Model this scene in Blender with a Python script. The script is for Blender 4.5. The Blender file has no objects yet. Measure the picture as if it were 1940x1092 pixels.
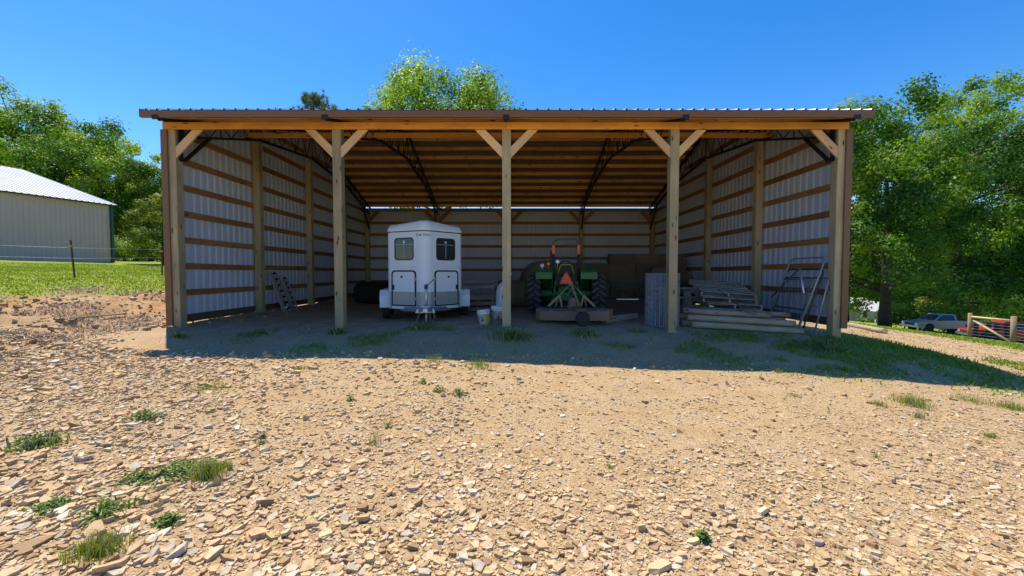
import bpy, math, random
import numpy as np
from mathutils import Matrix, Vector

# ------------------------------------------------------------------ camera, sky, sun, exposure
scene = bpy.context.scene
col = scene.collection
CX, CY, CZ = 0.0, -9.02, 1.17
FPX = 776.0                     # focal length in photo pixels (1940 wide)
PITCH = math.radians(2.14)
cam_d = bpy.data.cameras.new("camera")
cam_d.sensor_width = 36.0
cam_d.lens = FPX / 1940.0 * 36.0
cam_d.clip_start = 0.05
cam_d.clip_end = 3000
cam = bpy.data.objects.new("camera", cam_d)
cam.location = (CX, CY, CZ)
cam.rotation_euler = (math.radians(90) - PITCH, 0, 0)
col.objects.link(cam)
scene.camera = cam

LIGHT = Vector((1.5, -1.8, -4.72)).normalized()     # direction the sunlight travels
SUN_EL = math.asin(-LIGHT.z)
SUN_ROT = math.atan2(-LIGHT.x, -LIGHT.y)
world = bpy.data.worlds.new("World")
scene.world = world
world.use_nodes = True
wn = world.node_tree.nodes
wl = world.node_tree.links
bg = wn["Background"]
sky = wn.new("ShaderNodeTexSky")
sky.sky_type = 'NISHITA'
sky.sun_disc = False
sky.sun_elevation = SUN_EL
sky.sun_rotation = SUN_ROT
sky.altitude = 300
sky.air_density = 1.0
sky.dust_density = 0.25
sky.ozone_density = 3.0
hue = wn.new("ShaderNodeHueSaturation")
hue.inputs["Hue"].default_value = 0.505
hue.inputs["Saturation"].default_value = 1.39
hue.inputs["Value"].default_value = 1.0
wl.new(sky.outputs[0], hue.inputs["Color"])
wl.new(hue.outputs[0], bg.inputs[0])
bg.inputs[1].default_value = 0.142
sun_d = bpy.data.lights.new("sun", 'SUN')
sun_d.energy = 4.8
sun_d.angle = math.radians(0.53)
sun_d.color = (1.0, 0.925, 0.78)
sun = bpy.data.objects.new("sun", sun_d)
sun.rotation_euler = LIGHT.to_track_quat('-Z', 'Y').to_euler()
sun.location = (-20, 20, 40)
col.objects.link(sun)
vs = scene.view_settings
vs.view_transform = 'Standard'
vs.look = 'None'
vs.exposure = 0.52
vs.gamma = 1.0
vs.use_curve_mapping = False
scene.cycles.max_bounces = 14
scene.cycles.diffuse_bounces = 8

# ------------------------------------------------------------------ helpers
RNG = np.random.default_rng(7)
random.seed(7)

def tag(o, label=None, cat=None, group=None, kind=None):
    if label: o["label"] = label
    if cat: o["category"] = cat
    if group: o["group"] = group
    if kind: o["kind"] = kind
    return o

def empty(name, loc=(0, 0, 0), rz=0.0, label=None, cat=None, group=None, rot=None):
    o = bpy.data.objects.new(name, None)
    o.empty_display_size = 0.2
    o.location = loc
    o.rotation_euler = rot if rot is not None else (0, 0, rz)
    col.objects.link(o)
    return tag(o, label, cat, group)

def link(name, me, parent=None, mat=None):
    o = bpy.data.objects.new(name, me)
    col.objects.link(o)
    if parent is not None: o.parent = parent
    if mat is not None: o.matrix_basis = mat
    return o

def mesh_np(name, verts, groups, mats, tint=None, smooth=False):
    """groups: list of (faces array (n,k), material index)"""
    me = bpy.data.meshes.new(name)
    verts = np.asarray(verts, np.float32)
    me.vertices.add(len(verts))
    me.vertices.foreach_set("co", verts.ravel())
    loops = np.concatenate([g[0].ravel() for g in groups]).astype(np.int32)
    tot = np.concatenate([np.full(len(g[0]), g[0].shape[1], np.int32) for g in groups])
    mi = np.concatenate([np.full(len(g[0]), g[1], np.int32) for g in groups])
    start = np.concatenate([[0], np.cumsum(tot)[:-1]]).astype(np.int32)
    me.loops.add(len(loops))
    me.loops.foreach_set("vertex_index", loops)
    me.polygons.add(len(tot))
    me.polygons.foreach_set("loop_start", start)
    me.polygons.foreach_set("material_index", mi)
    me.polygons.foreach_set("use_smooth", np.full(len(tot), bool(smooth)))
    for m in mats: me.materials.append(m)
    if tint is not None:
        a = me.attributes.new("tint", 'FLOAT', 'POINT')
        a.data.foreach_set("value", np.asarray(tint, np.float32))
    me.update(calc_edges=True)
    return me

class MB:
    def __init__(s):
        s.v = []; s.f = []; s.m = []; s.sm = []
    def face(s, idx, m=0, sm=False):
        s.f.append(tuple(idx)); s.m.append(m); s.sm.append(sm)
    def pts(s, L):
        b = len(s.v); s.v.extend([tuple(p) for p in L]); return b
    def box(s, c, d, m=0, M=None):
        x, y, z = d[0] / 2, d[1] / 2, d[2] / 2
        L = [Vector((i, j, k)) for k in (-z, z) for (i, j) in ((-x, -y), (x, -y), (x, y), (-x, y))]
        if M is not None: L = [M @ p for p in L]
        b = s.pts([p + Vector(c) for p in L])
        for q in ((3, 2, 1, 0), (4, 5, 6, 7), (0, 1, 5, 4), (1, 2, 6, 5), (2, 3, 7, 6), (3, 0, 4, 7)):
            s.face([b + i for i in q], m)
        return s
    def bar(s, p0, p1, w, t, m=0, up=(0, 0, 1)):
        p0, p1 = Vector(p0), Vector(p1)
        M = frame(p1 - p0, up)
        return s.box((p0 + p1) / 2, ((p1 - p0).length, t, w), m, M.to_3x3())
    def tube(s, P, R, n=8, m=0, cap=True, sm=True, close=False):
        P = [Vector(p) for p in P]
        if not hasattr(R, '__len__'): R = [R] * len(P)
        N = len(P); rings = []; prev = None
        for i in range(N):
            if close: t = P[(i + 1) % N] - P[i - 1]
            else: t = P[min(i + 1, N - 1)] - P[max(i - 1, 0)]
            t.normalize()
            if prev is None:
                a = Vector((0, 0, 1)) if abs(t.z) < .9 else Vector((1, 0, 0))
                u = t.cross(a).normalized()
            else:
                u = (prev - t * prev.dot(t))
                u = u.normalized() if u.length > 1e-6 else t.orthogonal().normalized()
            prev = u; w = t.cross(u)
            rings.append(s.pts([P[i] + (u * math.cos(2 * math.pi * k / n) + w * math.sin(2 * math.pi * k / n)) * R[i] for k in range(n)]))
        for i in range(N if close else N - 1):
            a, b = rings[i], rings[(i + 1) % N]
            for k in range(n):
                k2 = (k + 1) % n
                s.face((a + k, a + k2, b + k2, b + k), m, sm)
        if cap and not close:
            s.face([rings[0] + k for k in range(n)][::-1], m)
            s.face([rings[-1] + k for k in range(n)], m)
        return s
    def lathe(s, prof, c, axis, n=24, m=0, sm=True, mats=None):
        """prof: list of (along axis, radius)"""
        ax = Vector(axis).normalized(); u = ax.orthogonal().normalized(); w = ax.cross(u); c = Vector(c)
        rings = [s.pts([c + ax * a + (u * math.cos(2 * math.pi * k / n) + w * math.sin(2 * math.pi * k / n)) * r for k in range(n)]) for a, r in prof]
        for i in range(len(rings) - 1):
            mm = mats[i] if mats else m
            for k in range(n):
                k2 = (k + 1) % n
                s.face((rings[i] + k, rings[i] + k2, rings[i + 1] + k2, rings[i + 1] + k), mm, sm)
        s.face([rings[0] + k for k in range(n)][::-1], mats[0] if mats else m)
        s.face([rings[-1] + k for k in range(n)], mats[-1] if mats else m)
        return s
    def prism(s, poly, p0, U, V, T, m=0, ms=None):
        """polygon of (u,v) in frame p0,U,V extruded by vector T"""
        p0, U, V, T = Vector(p0), Vector(U), Vector(V), Vector(T); n = len(poly)
        a = s.pts([p0 + U * q[0] + V * q[1] for q in poly]); b = s.pts([p0 + U * q[0] + V * q[1] + T for q in poly])
        s.face([a + k for k in range(n)][::-1], m); s.face([b + k for k in range(n)], m)
        for k in range(n):
            k2 = (k + 1) % n
            s.face((a + k, a + k2, b + k2, b + k), m if ms is None else ms)
        return s
    def ring(s, outer, inner, p0, U, V, T, m=0):
        p0, U, V, T = Vector(p0), Vector(U), Vector(V), Vector(T); n = len(outer)
        L = []
        for off in (0, 1):
            for pl in (outer, inner):
                L.append(s.pts([p0 + U * q[0] + V * q[1] + T * off for q in pl]))
        ao, ai, bo, bi = L
        for k in range(n):
            j = (k + 1) % n
            s.face((bo + k, bo + j, bi + j, bi + k), m); s.face((ao + j, ao + k, ai + k, ai + j), m)
            s.face((ao + k, ao + j, bo + j, bo + k), m); s.face((ai + j, ai + k, bi + k, bi + j), m)
        return s
    def mesh(s, name, mats):
        me = bpy.data.meshes.new(name)
        me.from_pydata(s.v, [], s.f)
        me.polygons.foreach_set("material_index", s.m)
        me.polygons.foreach_set("use_smooth", s.sm)
        for m in (mats if isinstance(mats, (list, tuple)) else [mats]): me.materials.append(m)
        me.update()
        return me
    def build(s, name, mats, parent=None, bevel=0, mat=None):
        o = link(name, s.mesh(name, mats), parent, mat)
        if bevel:
            b = o.modifiers.new("bevel", 'BEVEL'); b.width = bevel; b.segments = 2; b.limit_method = 'ANGLE'
            b.harden_normals = False
        return o

def frame(x, up=(0, 0, 1)):
    x = Vector(x).normalized(); z = Vector(up)
    z = z - x * z.dot(x)
    if z.length < 1e-5:
        z = Vector((0, 1, 0)) - x * x.y
    z.normalize(); y = z.cross(x)
    return Matrix((x, y, z)).transposed().to_4x4()

_bc = {}
def board(name, p0, p1, w, t, mat, parent, up=(0, 0, 1), nick=True):
    """a sawn board: local X along the length, width w along 'up', thickness t; alike boards share mesh data"""
    p0, p1 = Vector(p0), Vector(p1); L = round((p1 - p0).length, 3)
    key = (L, round(w, 4), round(t, 4), mat.name)
    if key not in _bc:
        b = MB(); x, y, z = L / 2, t / 2, w / 2; e = min(.006, t * .2)
        # chamfered long edges, a few bowed stations
        ns = max(2, int(L / .8) + 1); rg = []
        rr = random.Random(hash(key) & 0xffff)
        for i in range(ns):
            X = -x + 2 * x * i / (ns - 1)
            dz = rr.uniform(-.004, .004) if 0 < i < ns - 1 else 0; dy = rr.uniform(-.002, .002) if 0 < i < ns - 1 else 0
            rg.append(b.pts([(X, dy + a, dz + c) for a, c in ((-y, -z + e), (-y + e, -z), (y - e, -z), (y, -z + e), (y, z - e), (y - e, z), (-y + e, z), (-y, z - e))]))
        for i in range(ns - 1):
            for k in range(8):
                k2 = (k + 1) % 8
                b.face((rg[i] + k, rg[i + 1] + k, rg[i + 1] + k2, rg[i] + k2))
        b.face([rg[0] + k for k in range(8)]); b.face([rg[-1] + k for k in range(8)][::-1])
        _bc[key] = b.mesh(name, mat)
    M = frame(p1 - p0, up); M.translation = (p0 + p1) / 2
    return link(name, _bc[key], parent, M)

def rrect(w, h, r, n=4, cx=0, cy=0, rb=None):
    rb = r if rb is None else rb
    L = []
    for (sx, sy, a0, rr) in ((1, 1, 0, r), (-1, 1, 90, r), (-1, -1, 180, rb), (1, -1, 270, rb)):
        for k in range(n + 1):
            a = math.radians(a0 + 90 * k / n)
            L.append((cx + sx * (w / 2 - rr) + rr * math.cos(a), cy + sy * (h / 2 - rr) + rr * math.sin(a)))
    return L

# value noise, vectorised
def vnoise(x, y, sc=1.0, seed=0):
    x = np.asarray(x, float) * sc; y = np.asarray(y, float) * sc
    xi = np.floor(x).astype(np.int64); yi = np.floor(y).astype(np.int64)
    fx = x - xi; fy = y - yi
    fx = fx * fx * (3 - 2 * fx); fy = fy * fy * (3 - 2 * fy)
    def h(a, b):
        n = (a * 374761393 + b * 668265263 + seed * 1442695041) & 0xffffffff
        n = ((n ^ (n >> 13)) * 1274126177) & 0xffffffff
        return ((n ^ (n >> 16)) & 0xffff) / 65535.0
    return (h(xi, yi) * (1 - fx) + h(xi + 1, yi) * fx) * (1 - fy) + (h(xi, yi + 1) * (1 - fx) + h(xi + 1, yi + 1) * fx) * fy
def fnoise(x, y, sc=1.0, seed=0, o=3):
    t = 0; a = .5; n = 0
    for i in range(o):
        t = t + a * vnoise(x, y, sc * 2 ** i, seed + i * 17); n += a; a *= .5
    return t / n
def sstep(a, b, x):
    t = np.clip((np.asarray(x, float) - a) / (b - a), 0, 1)
    return t * t * (3 - 2 * t)

# terrain from surveyed points (x, y, z)
SURVEY = np.array([
(-7.43,0,-.05),(-3.84,0,-.04),(-.14,0,0),(3.53,0,-.12),(7.17,0,-.26),
(-7.4,3.05,.0),(-7.4,6.1,.0),(-7.4,12,.0),(-2.2,2.4,-.1),(1.5,2.9,-.05),(0,6,0),(0,12.2,0),(4,4,-.08),(7.0,3,-.15),(7.1,6,-.1),(7.1,12,-.1),
(-6.2,-2.2,-.23),(-4.1,-2.2,-.22),(-2.4,-2.2,-.26),(.25,-2.2,-.33),(2.4,-2.2,-.39),(3.8,-2.2,-.43),(6.4,-2.2,-.56),(8.5,-2.2,-.75),
(0,-5,-.44),(-3,-5,-.36),(-6,-5,-.22),(4,-5,-.58),(8,-5,-.85),(0,-9,-.5),(-4,-9,-.42),(4,-9,-.62),(-10,-9,-.1),(10,-9,-.95),(0,-13,-.52),
(-9.4,-1.5,.17),(-9,2,.22),(-11,0,.45),(-13,3,.85),(-8.3,6,.1),(-10,6,.75),(-12,8,1.05),(-20,15,1.5),(-28,17,1.85),(-28.8,12,1.9),(-14,25,1.7),(-20,3,1.2),(-16,-6,.7),(-30,40,2.2),(-9,12,.5),(-60,20,2.3),(-60,60,3),(-50,-10,2),
(8.65,-.7,-.5),(8.65,1.6,-.46),(8.6,6,-.5),(9,12,-.6),(13.2,5,-1.05),(12.5,1,-.93),(13,-4,-1.15),(17.3,11,-1.5),(24.7,13.6,-2.4),(30,20,-3.2),(28.7,22,-3.0),(37.6,27,-4.2),(44,36,-5.0),(52,51,-6.1),(80,40,-8),(30,0,-2.8),(60,0,-5.5),
(0,20,-.1),(0,40,0),(10,40,-1.5),(-10,50,1),(0,90,-2),(60,90,-7),(-60,100,3)])
def _tps(P):
    n = len(P); xy = P[:, :2] / 10
    r = np.linalg.norm(xy[:, None] - xy[None], axis=2)
    K = np.where(r > 0, r * r * np.log(r + 1e-12), 0) + np.eye(n) * .02
    A = np.zeros((n + 3, n + 3)); A[:n, :n] = K; A[:n, n] = 1; A[:n, n + 1:] = xy; A[n, :n] = 1; A[n + 1:, :n] = xy.T
    b = np.zeros(n + 3); b[:n] = P[:, 2]
    return xy, np.linalg.solve(A, b)
_XY, _W = _tps(SURVEY)
def gz(x, y, fine=True):
    x = np.asarray(x, float); y = np.asarray(y, float)
    xx = np.clip(x, -130, 130); yy = np.clip(y, -60, 150)
    out = _W[-3] + _W[-2] * xx / 10 + _W[-1] * yy / 10
    for (a, b), w in zip(_XY, _W[:len(_XY)]):
        r2 = (xx / 10 - a) ** 2 + (yy / 10 - b) ** 2
        out = out + w * .5 * r2 * np.log(r2 + 1e-12)
    if fine:
        bank = sstep(-7.6, -8.6, x) * sstep(.75, .45, out) * sstep(-7, -4, y)
        out = out + (fnoise(x, y, .9, 5) - .5) * (.05 + .50 * bank) + (fnoise(x, y, 4.0, 9, 2) - .5) * (.025 + .13 * bank)
    return out
def gz1(x, y): return float(gz(np.array([x]), np.array([y]))[0])
def ray(px, py):
    v = -(py - 546) / FPX; c, s = math.cos(PITCH), math.sin(PITCH)
    return np.array([(px - 970) / FPX, c + v * s, -s + v * c])
def hit(px, py):
    """the spot of ground seen at a photo pixel"""
    d = ray(px, py); t = np.concatenate([np.arange(1, 20, .02), np.arange(20, 200, .1)])
    z = CZ + d[2] * t - gz(CX + d[0] * t, CY + d[1] * t)
    i = np.where(z < 0)[0]; t = t[i[0]] if len(i) else 60.0
    return (CX + d[0] * t, CY + d[1] * t, CZ + d[2] * t)
def at(px, py, dist):
    d = ray(px, py)
    return Vector((CX + d[0] * dist / d[1], CY + dist, CZ + d[2] * dist / d[1]))

# ------------------------------------------------------------------ materials
def newmat(name):
    m = bpy.data.materials.new(name); m.use_nodes = True
    nt = m.node_tree; p = nt.nodes["Principled BSDF"]
    return m, nt, p
def N(nt, t, **kw):
    n = nt.nodes.new(t)
    for k, v in kw.items():
        if k in n.inputs.keys(): n.inputs[k].default_value = v
        else: setattr(n, k, v)
    return n
def ramp(nt, stops, fac):
    r = nt.nodes.new("ShaderNodeValToRGB"); e = r.color_ramp.elements
    while len(e) < len(stops): e.new(.5)
    for i, (p, c) in enumerate(stops):
        e[i].position = p; e[i].color = (*c, 1)
    nt.links.new(fac, r.inputs[0]); return r
def mixc(nt, a, b, f, mode='MIX'):
    m = nt.nodes.new("ShaderNodeMix"); m.data_type = 'RGBA'; m.blend_type = mode
    for s, v in ((6, a), (7, b), (0, f)):
        if hasattr(v, 'links') or hasattr(v, 'is_linked'): nt.links.new(v, m.inputs[s])
        elif s == 0: m.inputs[0].default_value = v
        else: m.inputs[s].default_value = (*v, 1)
    return m.outputs[2]
def bump(nt, p, h, st=.3, d=.01):
    b = N(nt, "ShaderNodeBump"); b.inputs["Strength"].default_value = st; b.inputs["Distance"].default_value = d
    nt.links.new(h, b.inputs["Height"]); nt.links.new(b.outputs[0], p.inputs["Normal"])

def paint(name, c, rough=.45, metal=0.0, dirt=.12, dirtc=(.16, .12, .08), scale=3.0, spec=.4):
    """painted or bare surface with faint grime and uneven tone"""
    m, nt, p = newmat(name)
    tc = N(nt, "ShaderNodeTexCoord")
    n1 = N(nt, "ShaderNodeTexNoise", Scale=scale, Detail=6.0, Roughness=.65)
    n2 = N(nt, "ShaderNodeTexNoise", Scale=scale * 9, Detail=3.0)
    nt.links.new(tc.outputs["Object"], n1.inputs["Vector"]); nt.links.new(tc.outputs["Object"], n2.inputs["Vector"])
    r1 = ramp(nt, [(.35, (0, 0, 0)), (.75, (1, 1, 1))], n1.outputs[0])
    mul = N(nt, "ShaderNodeMath", operation='MULTIPLY'); mul.inputs[1].default_value = dirt
    nt.links.new(r1.outputs[0], mul.inputs[0])
    c1 = mixc(nt, c, dirtc, mul.outputs[0])
    c2 = mixc(nt, c1, tuple(x * .86 for x in c), n2.outputs[0])
    nt.links.new(c2, p.inputs["Base Color"])
    rr = N(nt, "ShaderNodeMapRange"); rr.inputs[3].default_value = max(0, rough - .08); rr.inputs[4].default_value = min(1, rough + .2)
    nt.links.new(n1.outputs[0], rr.inputs[0]); nt.links.new(rr.outputs[0], p.inputs["Roughness"])
    p.inputs["Metallic"].default_value = metal
    p.inputs["Specular IOR Level"].default_value = spec
    return m

def wood(name, ca, cb, knot=(.10, .05, .02), rough=.75, grain=26.0, knots=True, wear=None):
    """sawn timber, grain along local X, every board different"""
    m, nt, p = newmat(name)
    tc = N(nt, "ShaderNodeTexCoord"); oi = N(nt, "ShaderNodeObjectInfo")
    off = N(nt, "ShaderNodeVectorMath", operation='ADD'); sc = N(nt, "ShaderNodeVectorMath", operation='SCALE'); sc.inputs[3].default_value = 61.0
    cx = N(nt, "ShaderNodeCombineXYZ")
    for i in range(3): nt.links.new(oi.outputs["Random"], cx.inputs[i])
    nt.links.new(cx.outputs[0], sc.inputs[0]); nt.links.new(tc.outputs["Object"], off.inputs[0]); nt.links.new(sc.outputs[0], off.inputs[1])
    mp = N(nt, "ShaderNodeMapping"); mp.inputs["Scale"].default_value = (.9, grain, grain)
    nt.links.new(off.outputs[0], mp.inputs[0])
    n1 = N(nt, "ShaderNodeTexNoise", Scale=1.0, Detail=5.0, Roughness=.6, Distortion=.6); nt.links.new(mp.outputs[0], n1.inputs["Vector"])
    mp2 = N(nt, "ShaderNodeMapping"); mp2.inputs["Scale"].default_value = (1.2, 3, 3); nt.links.new(off.outputs[0], mp2.inputs[0])
    n2 = N(nt, "ShaderNodeTexNoise", Scale=1.0, Detail=3.0); nt.links.new(mp2.outputs[0], n2.inputs["Vector"])
    r = ramp(nt, [(.3, ca), (.7, cb)], n1.outputs[0])
    c = mixc(nt, r.outputs[0], tuple(x * .62 for x in ca), ramp(nt, [(.42, (0, 0, 0)), (.72, (.95, .95, .95))], n2.outputs[0]).outputs[0])
    if wear:
        c = mixc(nt, c, wear, ramp(nt, [(.5, (0, 0, 0)), (.62, (.8, .8, .8))], n2.outputs[0]).outputs[0])
    if knots:
        mp3 = N(nt, "ShaderNodeMapping"); mp3.inputs["Scale"].default_value = (2.2, 7, 7); nt.links.new(off.outputs[0], mp3.inputs[0])
        vo = N(nt, "ShaderNodeTexVoronoi", Scale=1.0); nt.links.new(mp3.outputs[0], vo.inputs["Vector"])
        k = ramp(nt, [(.08, (1, 1, 1)), (.18, (0, 0, 0))], vo.outputs["Distance"])
        c = mixc(nt, c, knot, k.outputs[0])
    hv = N(nt, "ShaderNodeHueSaturation"); mr = N(nt, "ShaderNodeMapRange"); mr.inputs[3].default_value = .78; mr.inputs[4].default_value = 1.18
    nt.links.new(oi.outputs["Random"], mr.inputs[0]); nt.links.new(mr.outputs[0], hv.inputs["Value"]); nt.links.new(c, hv.inputs["Color"])
    nt.links.new(hv.outputs[0], p.inputs["Base Color"])
    p.inputs["Roughness"].default_value = rough; p.inputs["Specular IOR Level"].default_value = .25
    bump(nt, p, n1.outputs[0], .25, .004)
    return m

def leafmat(name, dark, mid, light, trans=.35):
    m, nt, p = newmat(name)
    at_ = N(nt, "ShaderNodeAttribute", attribute_name="tint")
    r = ramp(nt, [(0.0, dark), (.5, mid), (1.0, light)], at_.outputs["Fac"])
    p.inputs["Roughness"].default_value = .5; p.inputs["Specular IOR Level"].default_value = .35
    nt.links.new(r.outputs[0], p.inputs["Base Color"])
    tr = N(nt, "ShaderNodeBsdfTranslucent"); hs = N(nt, "ShaderNodeHueSaturation", Saturation=1.15, Value=1.5)
    nt.links.new(r.outputs[0], hs.inputs["Color"]); nt.links.new(hs.outputs[0], tr.inputs["Color"])
    mx = N(nt, "ShaderNodeMixShader"); mx.inputs[0].default_value = trans
    nt.links.new(p.outputs[0], mx.inputs[1]); nt.links.new(tr.outputs[0], mx.inputs[2])
    nt.links.new(mx.outputs[0], nt.nodes["Material Output"].inputs[0])
    return m

def tintmat(name, stops, rough=.85, spec=.25, noise=25.0, obj=False):
    m, nt, p = newmat(name)
    if obj:
        a = N(nt, "ShaderNodeObjectInfo").outputs["Random"]
    else:
        a = N(nt, "ShaderNodeAttribute", attribute_name="tint").outputs["Fac"]
    r = ramp(nt, stops, a)
    tc = N(nt, "ShaderNodeTexCoord"); n = N(nt, "ShaderNodeTexNoise", Scale=noise, Detail=4.0); nt.links.new(tc.outputs["Object"], n.inputs["Vector"])
    c = mixc(nt, r.outputs[0], (.20, .13, .08), ramp(nt, [(.45, (0, 0, 0)), (.8, (.6, .6, .6))], n.outputs[0]).outputs[0])
    nt.links.new(c, p.inputs["Base Color"]); p.inputs["Roughness"].default_value = rough; p.inputs["Specular IOR Level"].default_value = spec
    return m

def emissless_glass(name, c=(.02, .03, .035), rough=.06):
    m, nt, p = newmat(name); p.inputs["Base Color"].default_value = (*c, 1); p.inputs["Roughness"].default_value = rough
    p.inputs["Specular IOR Level"].default_value = .6; return m

M = {}
M['post'] = wood("treated_post", (.47, .38, .22), (.36, .29, .17), rough=.8, grain=20)
M['new'] = wood("new_pine", (.88, .42, .085), (.74, .31, .05), rough=.65, grain=22)
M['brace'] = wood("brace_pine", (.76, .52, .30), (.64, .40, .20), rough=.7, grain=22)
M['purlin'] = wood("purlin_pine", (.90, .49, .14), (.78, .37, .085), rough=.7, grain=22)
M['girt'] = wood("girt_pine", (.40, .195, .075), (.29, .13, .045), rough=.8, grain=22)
M['skirt'] = wood("skirt_board", (.16, .105, .06), (.10, .065, .04), rough=.85)
M['oldwood'] = wood("weathered_wood", (.34, .29, .25), (.24, .20, .17), rough=.9, grain=24, wear=(.40, .36, .32))
M['log'] = wood("round_post_wood", (.36, .30, .22), (.25, .205, .15), rough=.9, grain=14, wear=(.40, .34, .26))
M['cutwood'] = wood("cut_post_wood", (.62, .48, .28), (.50, .38, .2), rough=.8, grain=16)
M['white_in'] = paint("panel_inner_face", (.57, .62, .75), .42, dirt=.45, dirtc=(.30, .25, .20), scale=.9)
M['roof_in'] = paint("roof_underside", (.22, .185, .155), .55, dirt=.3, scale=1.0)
M['galv'] = paint("roof_top_metal", (.62, .63, .64), .38, metal=.75, dirt=.1)
M['brown'] = paint("brown_trim", (.21, .10, .042), .42, dirt=.2)
M['black_steel'] = paint("black_truss_steel", (.012, .012, .014), .5, dirt=.1)
M['white'] = paint("white_trailer_paint", (.82, .87, .95), .3, dirt=.16, dirtc=(.35, .33, .30), scale=1.5)
M['guard'] = paint("gravel_guard_metal", (.42, .44, .46), .4, metal=.5, dirt=.25)
M['rubber'] = paint("rubber", (.018, .018, .019), .75, dirt=.5, dirtc=(.10, .085, .065), scale=6)
M['seal'] = paint("black_seal", (.012, .013, .018), .5)
M['glass'] = emissless_glass("dark_window_glass")
M['red_lens'] = paint("red_lens", (.45, .02, .02), .25)
M['amber'] = paint("amber_lens", (.75, .25, .03), .25)
M['steel'] = paint("bare_steel", (.42, .42, .42), .4, metal=.7, dirt=.3)
M['alu'] = paint("aluminium", (.66, .67, .68), .35, metal=.6, dirt=.15)
M['green'] = paint("tractor_green", (.02, .17, .05), .38, dirt=.25)
M['yellow'] = paint("tractor_yellow", (.65, .42, .04), .4, dirt=.25)
M['black'] = paint("black_plastic", (.02, .02, .021), .6, dirt=.3)
M['smv_o'] = paint("orange_emblem", (.95, .14, .03), .4, dirt=.05)
M['smv_r'] = paint("red_emblem_border", (.40, .015, .02), .35, dirt=.05)
M['mower'] = paint("rusty_mower_paint", (.22, .155, .10), .8, dirt=.85, dirtc=(.17, .07, .035), scale=5)
M['mower_top'] = paint("mower_deck_top", (.20, .17, .15), .8, dirt=.7, dirtc=(.13, .07, .04), scale=4)
M['tan'] = paint("tan_bar_paint", (.40, .32, .18), .7, dirt=.5, dirtc=(.2, .1, .05), scale=8)
M['bucket'] = paint("white_plastic", (.78, .80, .82), .35, dirt=.12, dirtc=(.3, .25, .2))
M['bucket_y'] = paint("yellow_print", (.62, .52, .02), .45)
M['ink'] = paint("black_print", (.01, .01, .015), .5)
M['tarp'] = paint("pale_sack", (.50, .53, .60), .7, dirt=.2)
M['bluewhite'] = paint("blue_white_plate", (.55, .66, .82), .4)
M['graywall'] = paint("grey_barn_wall", (.64, .50, .455), .5, dirt=.2, scale=.5)
M['dkgreen'] = paint("dark_green_trim", (.02, .06, .055), .45)
M['whiteroof'] = paint("pale_metal_roof", (.46, .48, .51), .4, metal=.3, dirt=.1, scale=.4)
M['rust'] = paint("rusty_steel", (.10, .06, .04), .8, dirt=.4)
M['house'] = paint("white_siding", (.70, .72, .74), .5, dirt=.05)
M['shingle'] = paint("light_shingles", (.42, .42, .44), .8)
M['silver'] = paint("silver_car_paint", (.28, .30, .35), .3, metal=.4, dirt=.1)
M['redcar'] = paint("red_car_paint", (.45, .015, .02), .3, dirt=.1)
M['chrome'] = paint("chrome", (.6, .6, .62), .2, metal=.9)
M['bark'] = wood("bark", (.085, .07, .055), (.045, .036, .028), knots=False, rough=.95, grain=6)
M['wire'] = paint("galvanised_wire", (.40, .45, .58), .45, metal=.35, dirt=.1)
M['leaf_l'] = leafmat("leaves_left", (.03, .09, .008), (.11, .215, .018), (.34, .43, .04), .4)
M['leaf_c'] = leafmat("leaves_centre", (.06, .14, .018), (.16, .275, .035), (.37, .46, .08), .42)
M['leaf_r'] = leafmat("leaves_right", (.02, .075, .010), (.085, .19, .019), (.29, .40, .045), .38)
M['leaf_y'] = leafmat("leaves_yellow", (.08, .13, .016), (.17, .23, .025), (.30, .30, .04))
M['needle'] = leafmat("pine_needles", (.05, .085, .04), (.10, .145, .06), (.18, .21, .11), .3)
M['grass'] = leafmat("grass_blades", (.10, .16, .015), (.21, .29, .028), (.38, .40, .06), .3)
M['weed'] = leafmat("weed_leaves", (.055, .11, .02), (.13, .21, .035), (.27, .33, .07), .25)
M['straw'] = leafmat("dry_straw", (.22, .17, .12), (.34, .28, .20), (.48, .42, .32), .1)
STONE_STOPS = [(0.0, (.28, .165, .085)), (.2, (.44, .295, .155)), (.45, (.58, .42, .225)), (.62, (.54, .35, .195)), (.78, (.62, .47, .275)), (.93, (.45, .375, .30)), (1.0, (.73, .62, .44))]
M['gravel'] = tintmat("shale_gravel", STONE_STOPS)
M['clod'] = tintmat("clay_clods", [(0.0, (.17, .105, .06)), (.3, (.32, .18, .085)), (.6, (.42, .26, .135)), (.8, (.36, .27, .18)), (1.0, (.50, .40, .28))])
M['stone'] = tintmat("shale_stone", STONE_STOPS, obj=True, noise=9)

def haymat(name, a, b):
    m, nt, p = newmat(name)
    tc = N(nt, "ShaderNodeTexCoord"); mp = N(nt, "ShaderNodeMapping"); mp.inputs["Scale"].default_value = (14, 40, 60)
    nt.links.new(tc.outputs["Object"], mp.inputs[0])
    n = N(nt, "ShaderNodeTexNoise", Scale=1.0, Detail=5.0, Roughness=.7); nt.links.new(mp.outputs[0], n.inputs["Vector"])
    oi = N(nt, "ShaderNodeObjectInfo"); hs = N(nt, "ShaderNodeHueSaturation"); mr = N(nt, "ShaderNodeMapRange"); mr.inputs[3].default_value = .75; mr.inputs[4].default_value = 1.2
    r = ramp(nt, [(.3, a), (.7, b)], n.outputs[0]); nt.links.new(oi.outputs["Random"], mr.inputs[0]); nt.links.new(mr.outputs[0], hs.inputs["Value"])
    nt.links.new(r.outputs[0], hs.inputs["Color"]); nt.links.new(hs.outputs[0], p.inputs["Base Color"]); p.inputs["Roughness"].default_value = .95
    bump(nt, p, n.outputs[0], .8, .03)
    return m
M['hay'] = haymat("hay", (.12, .08, .04), (.27, .19, .10))
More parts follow.
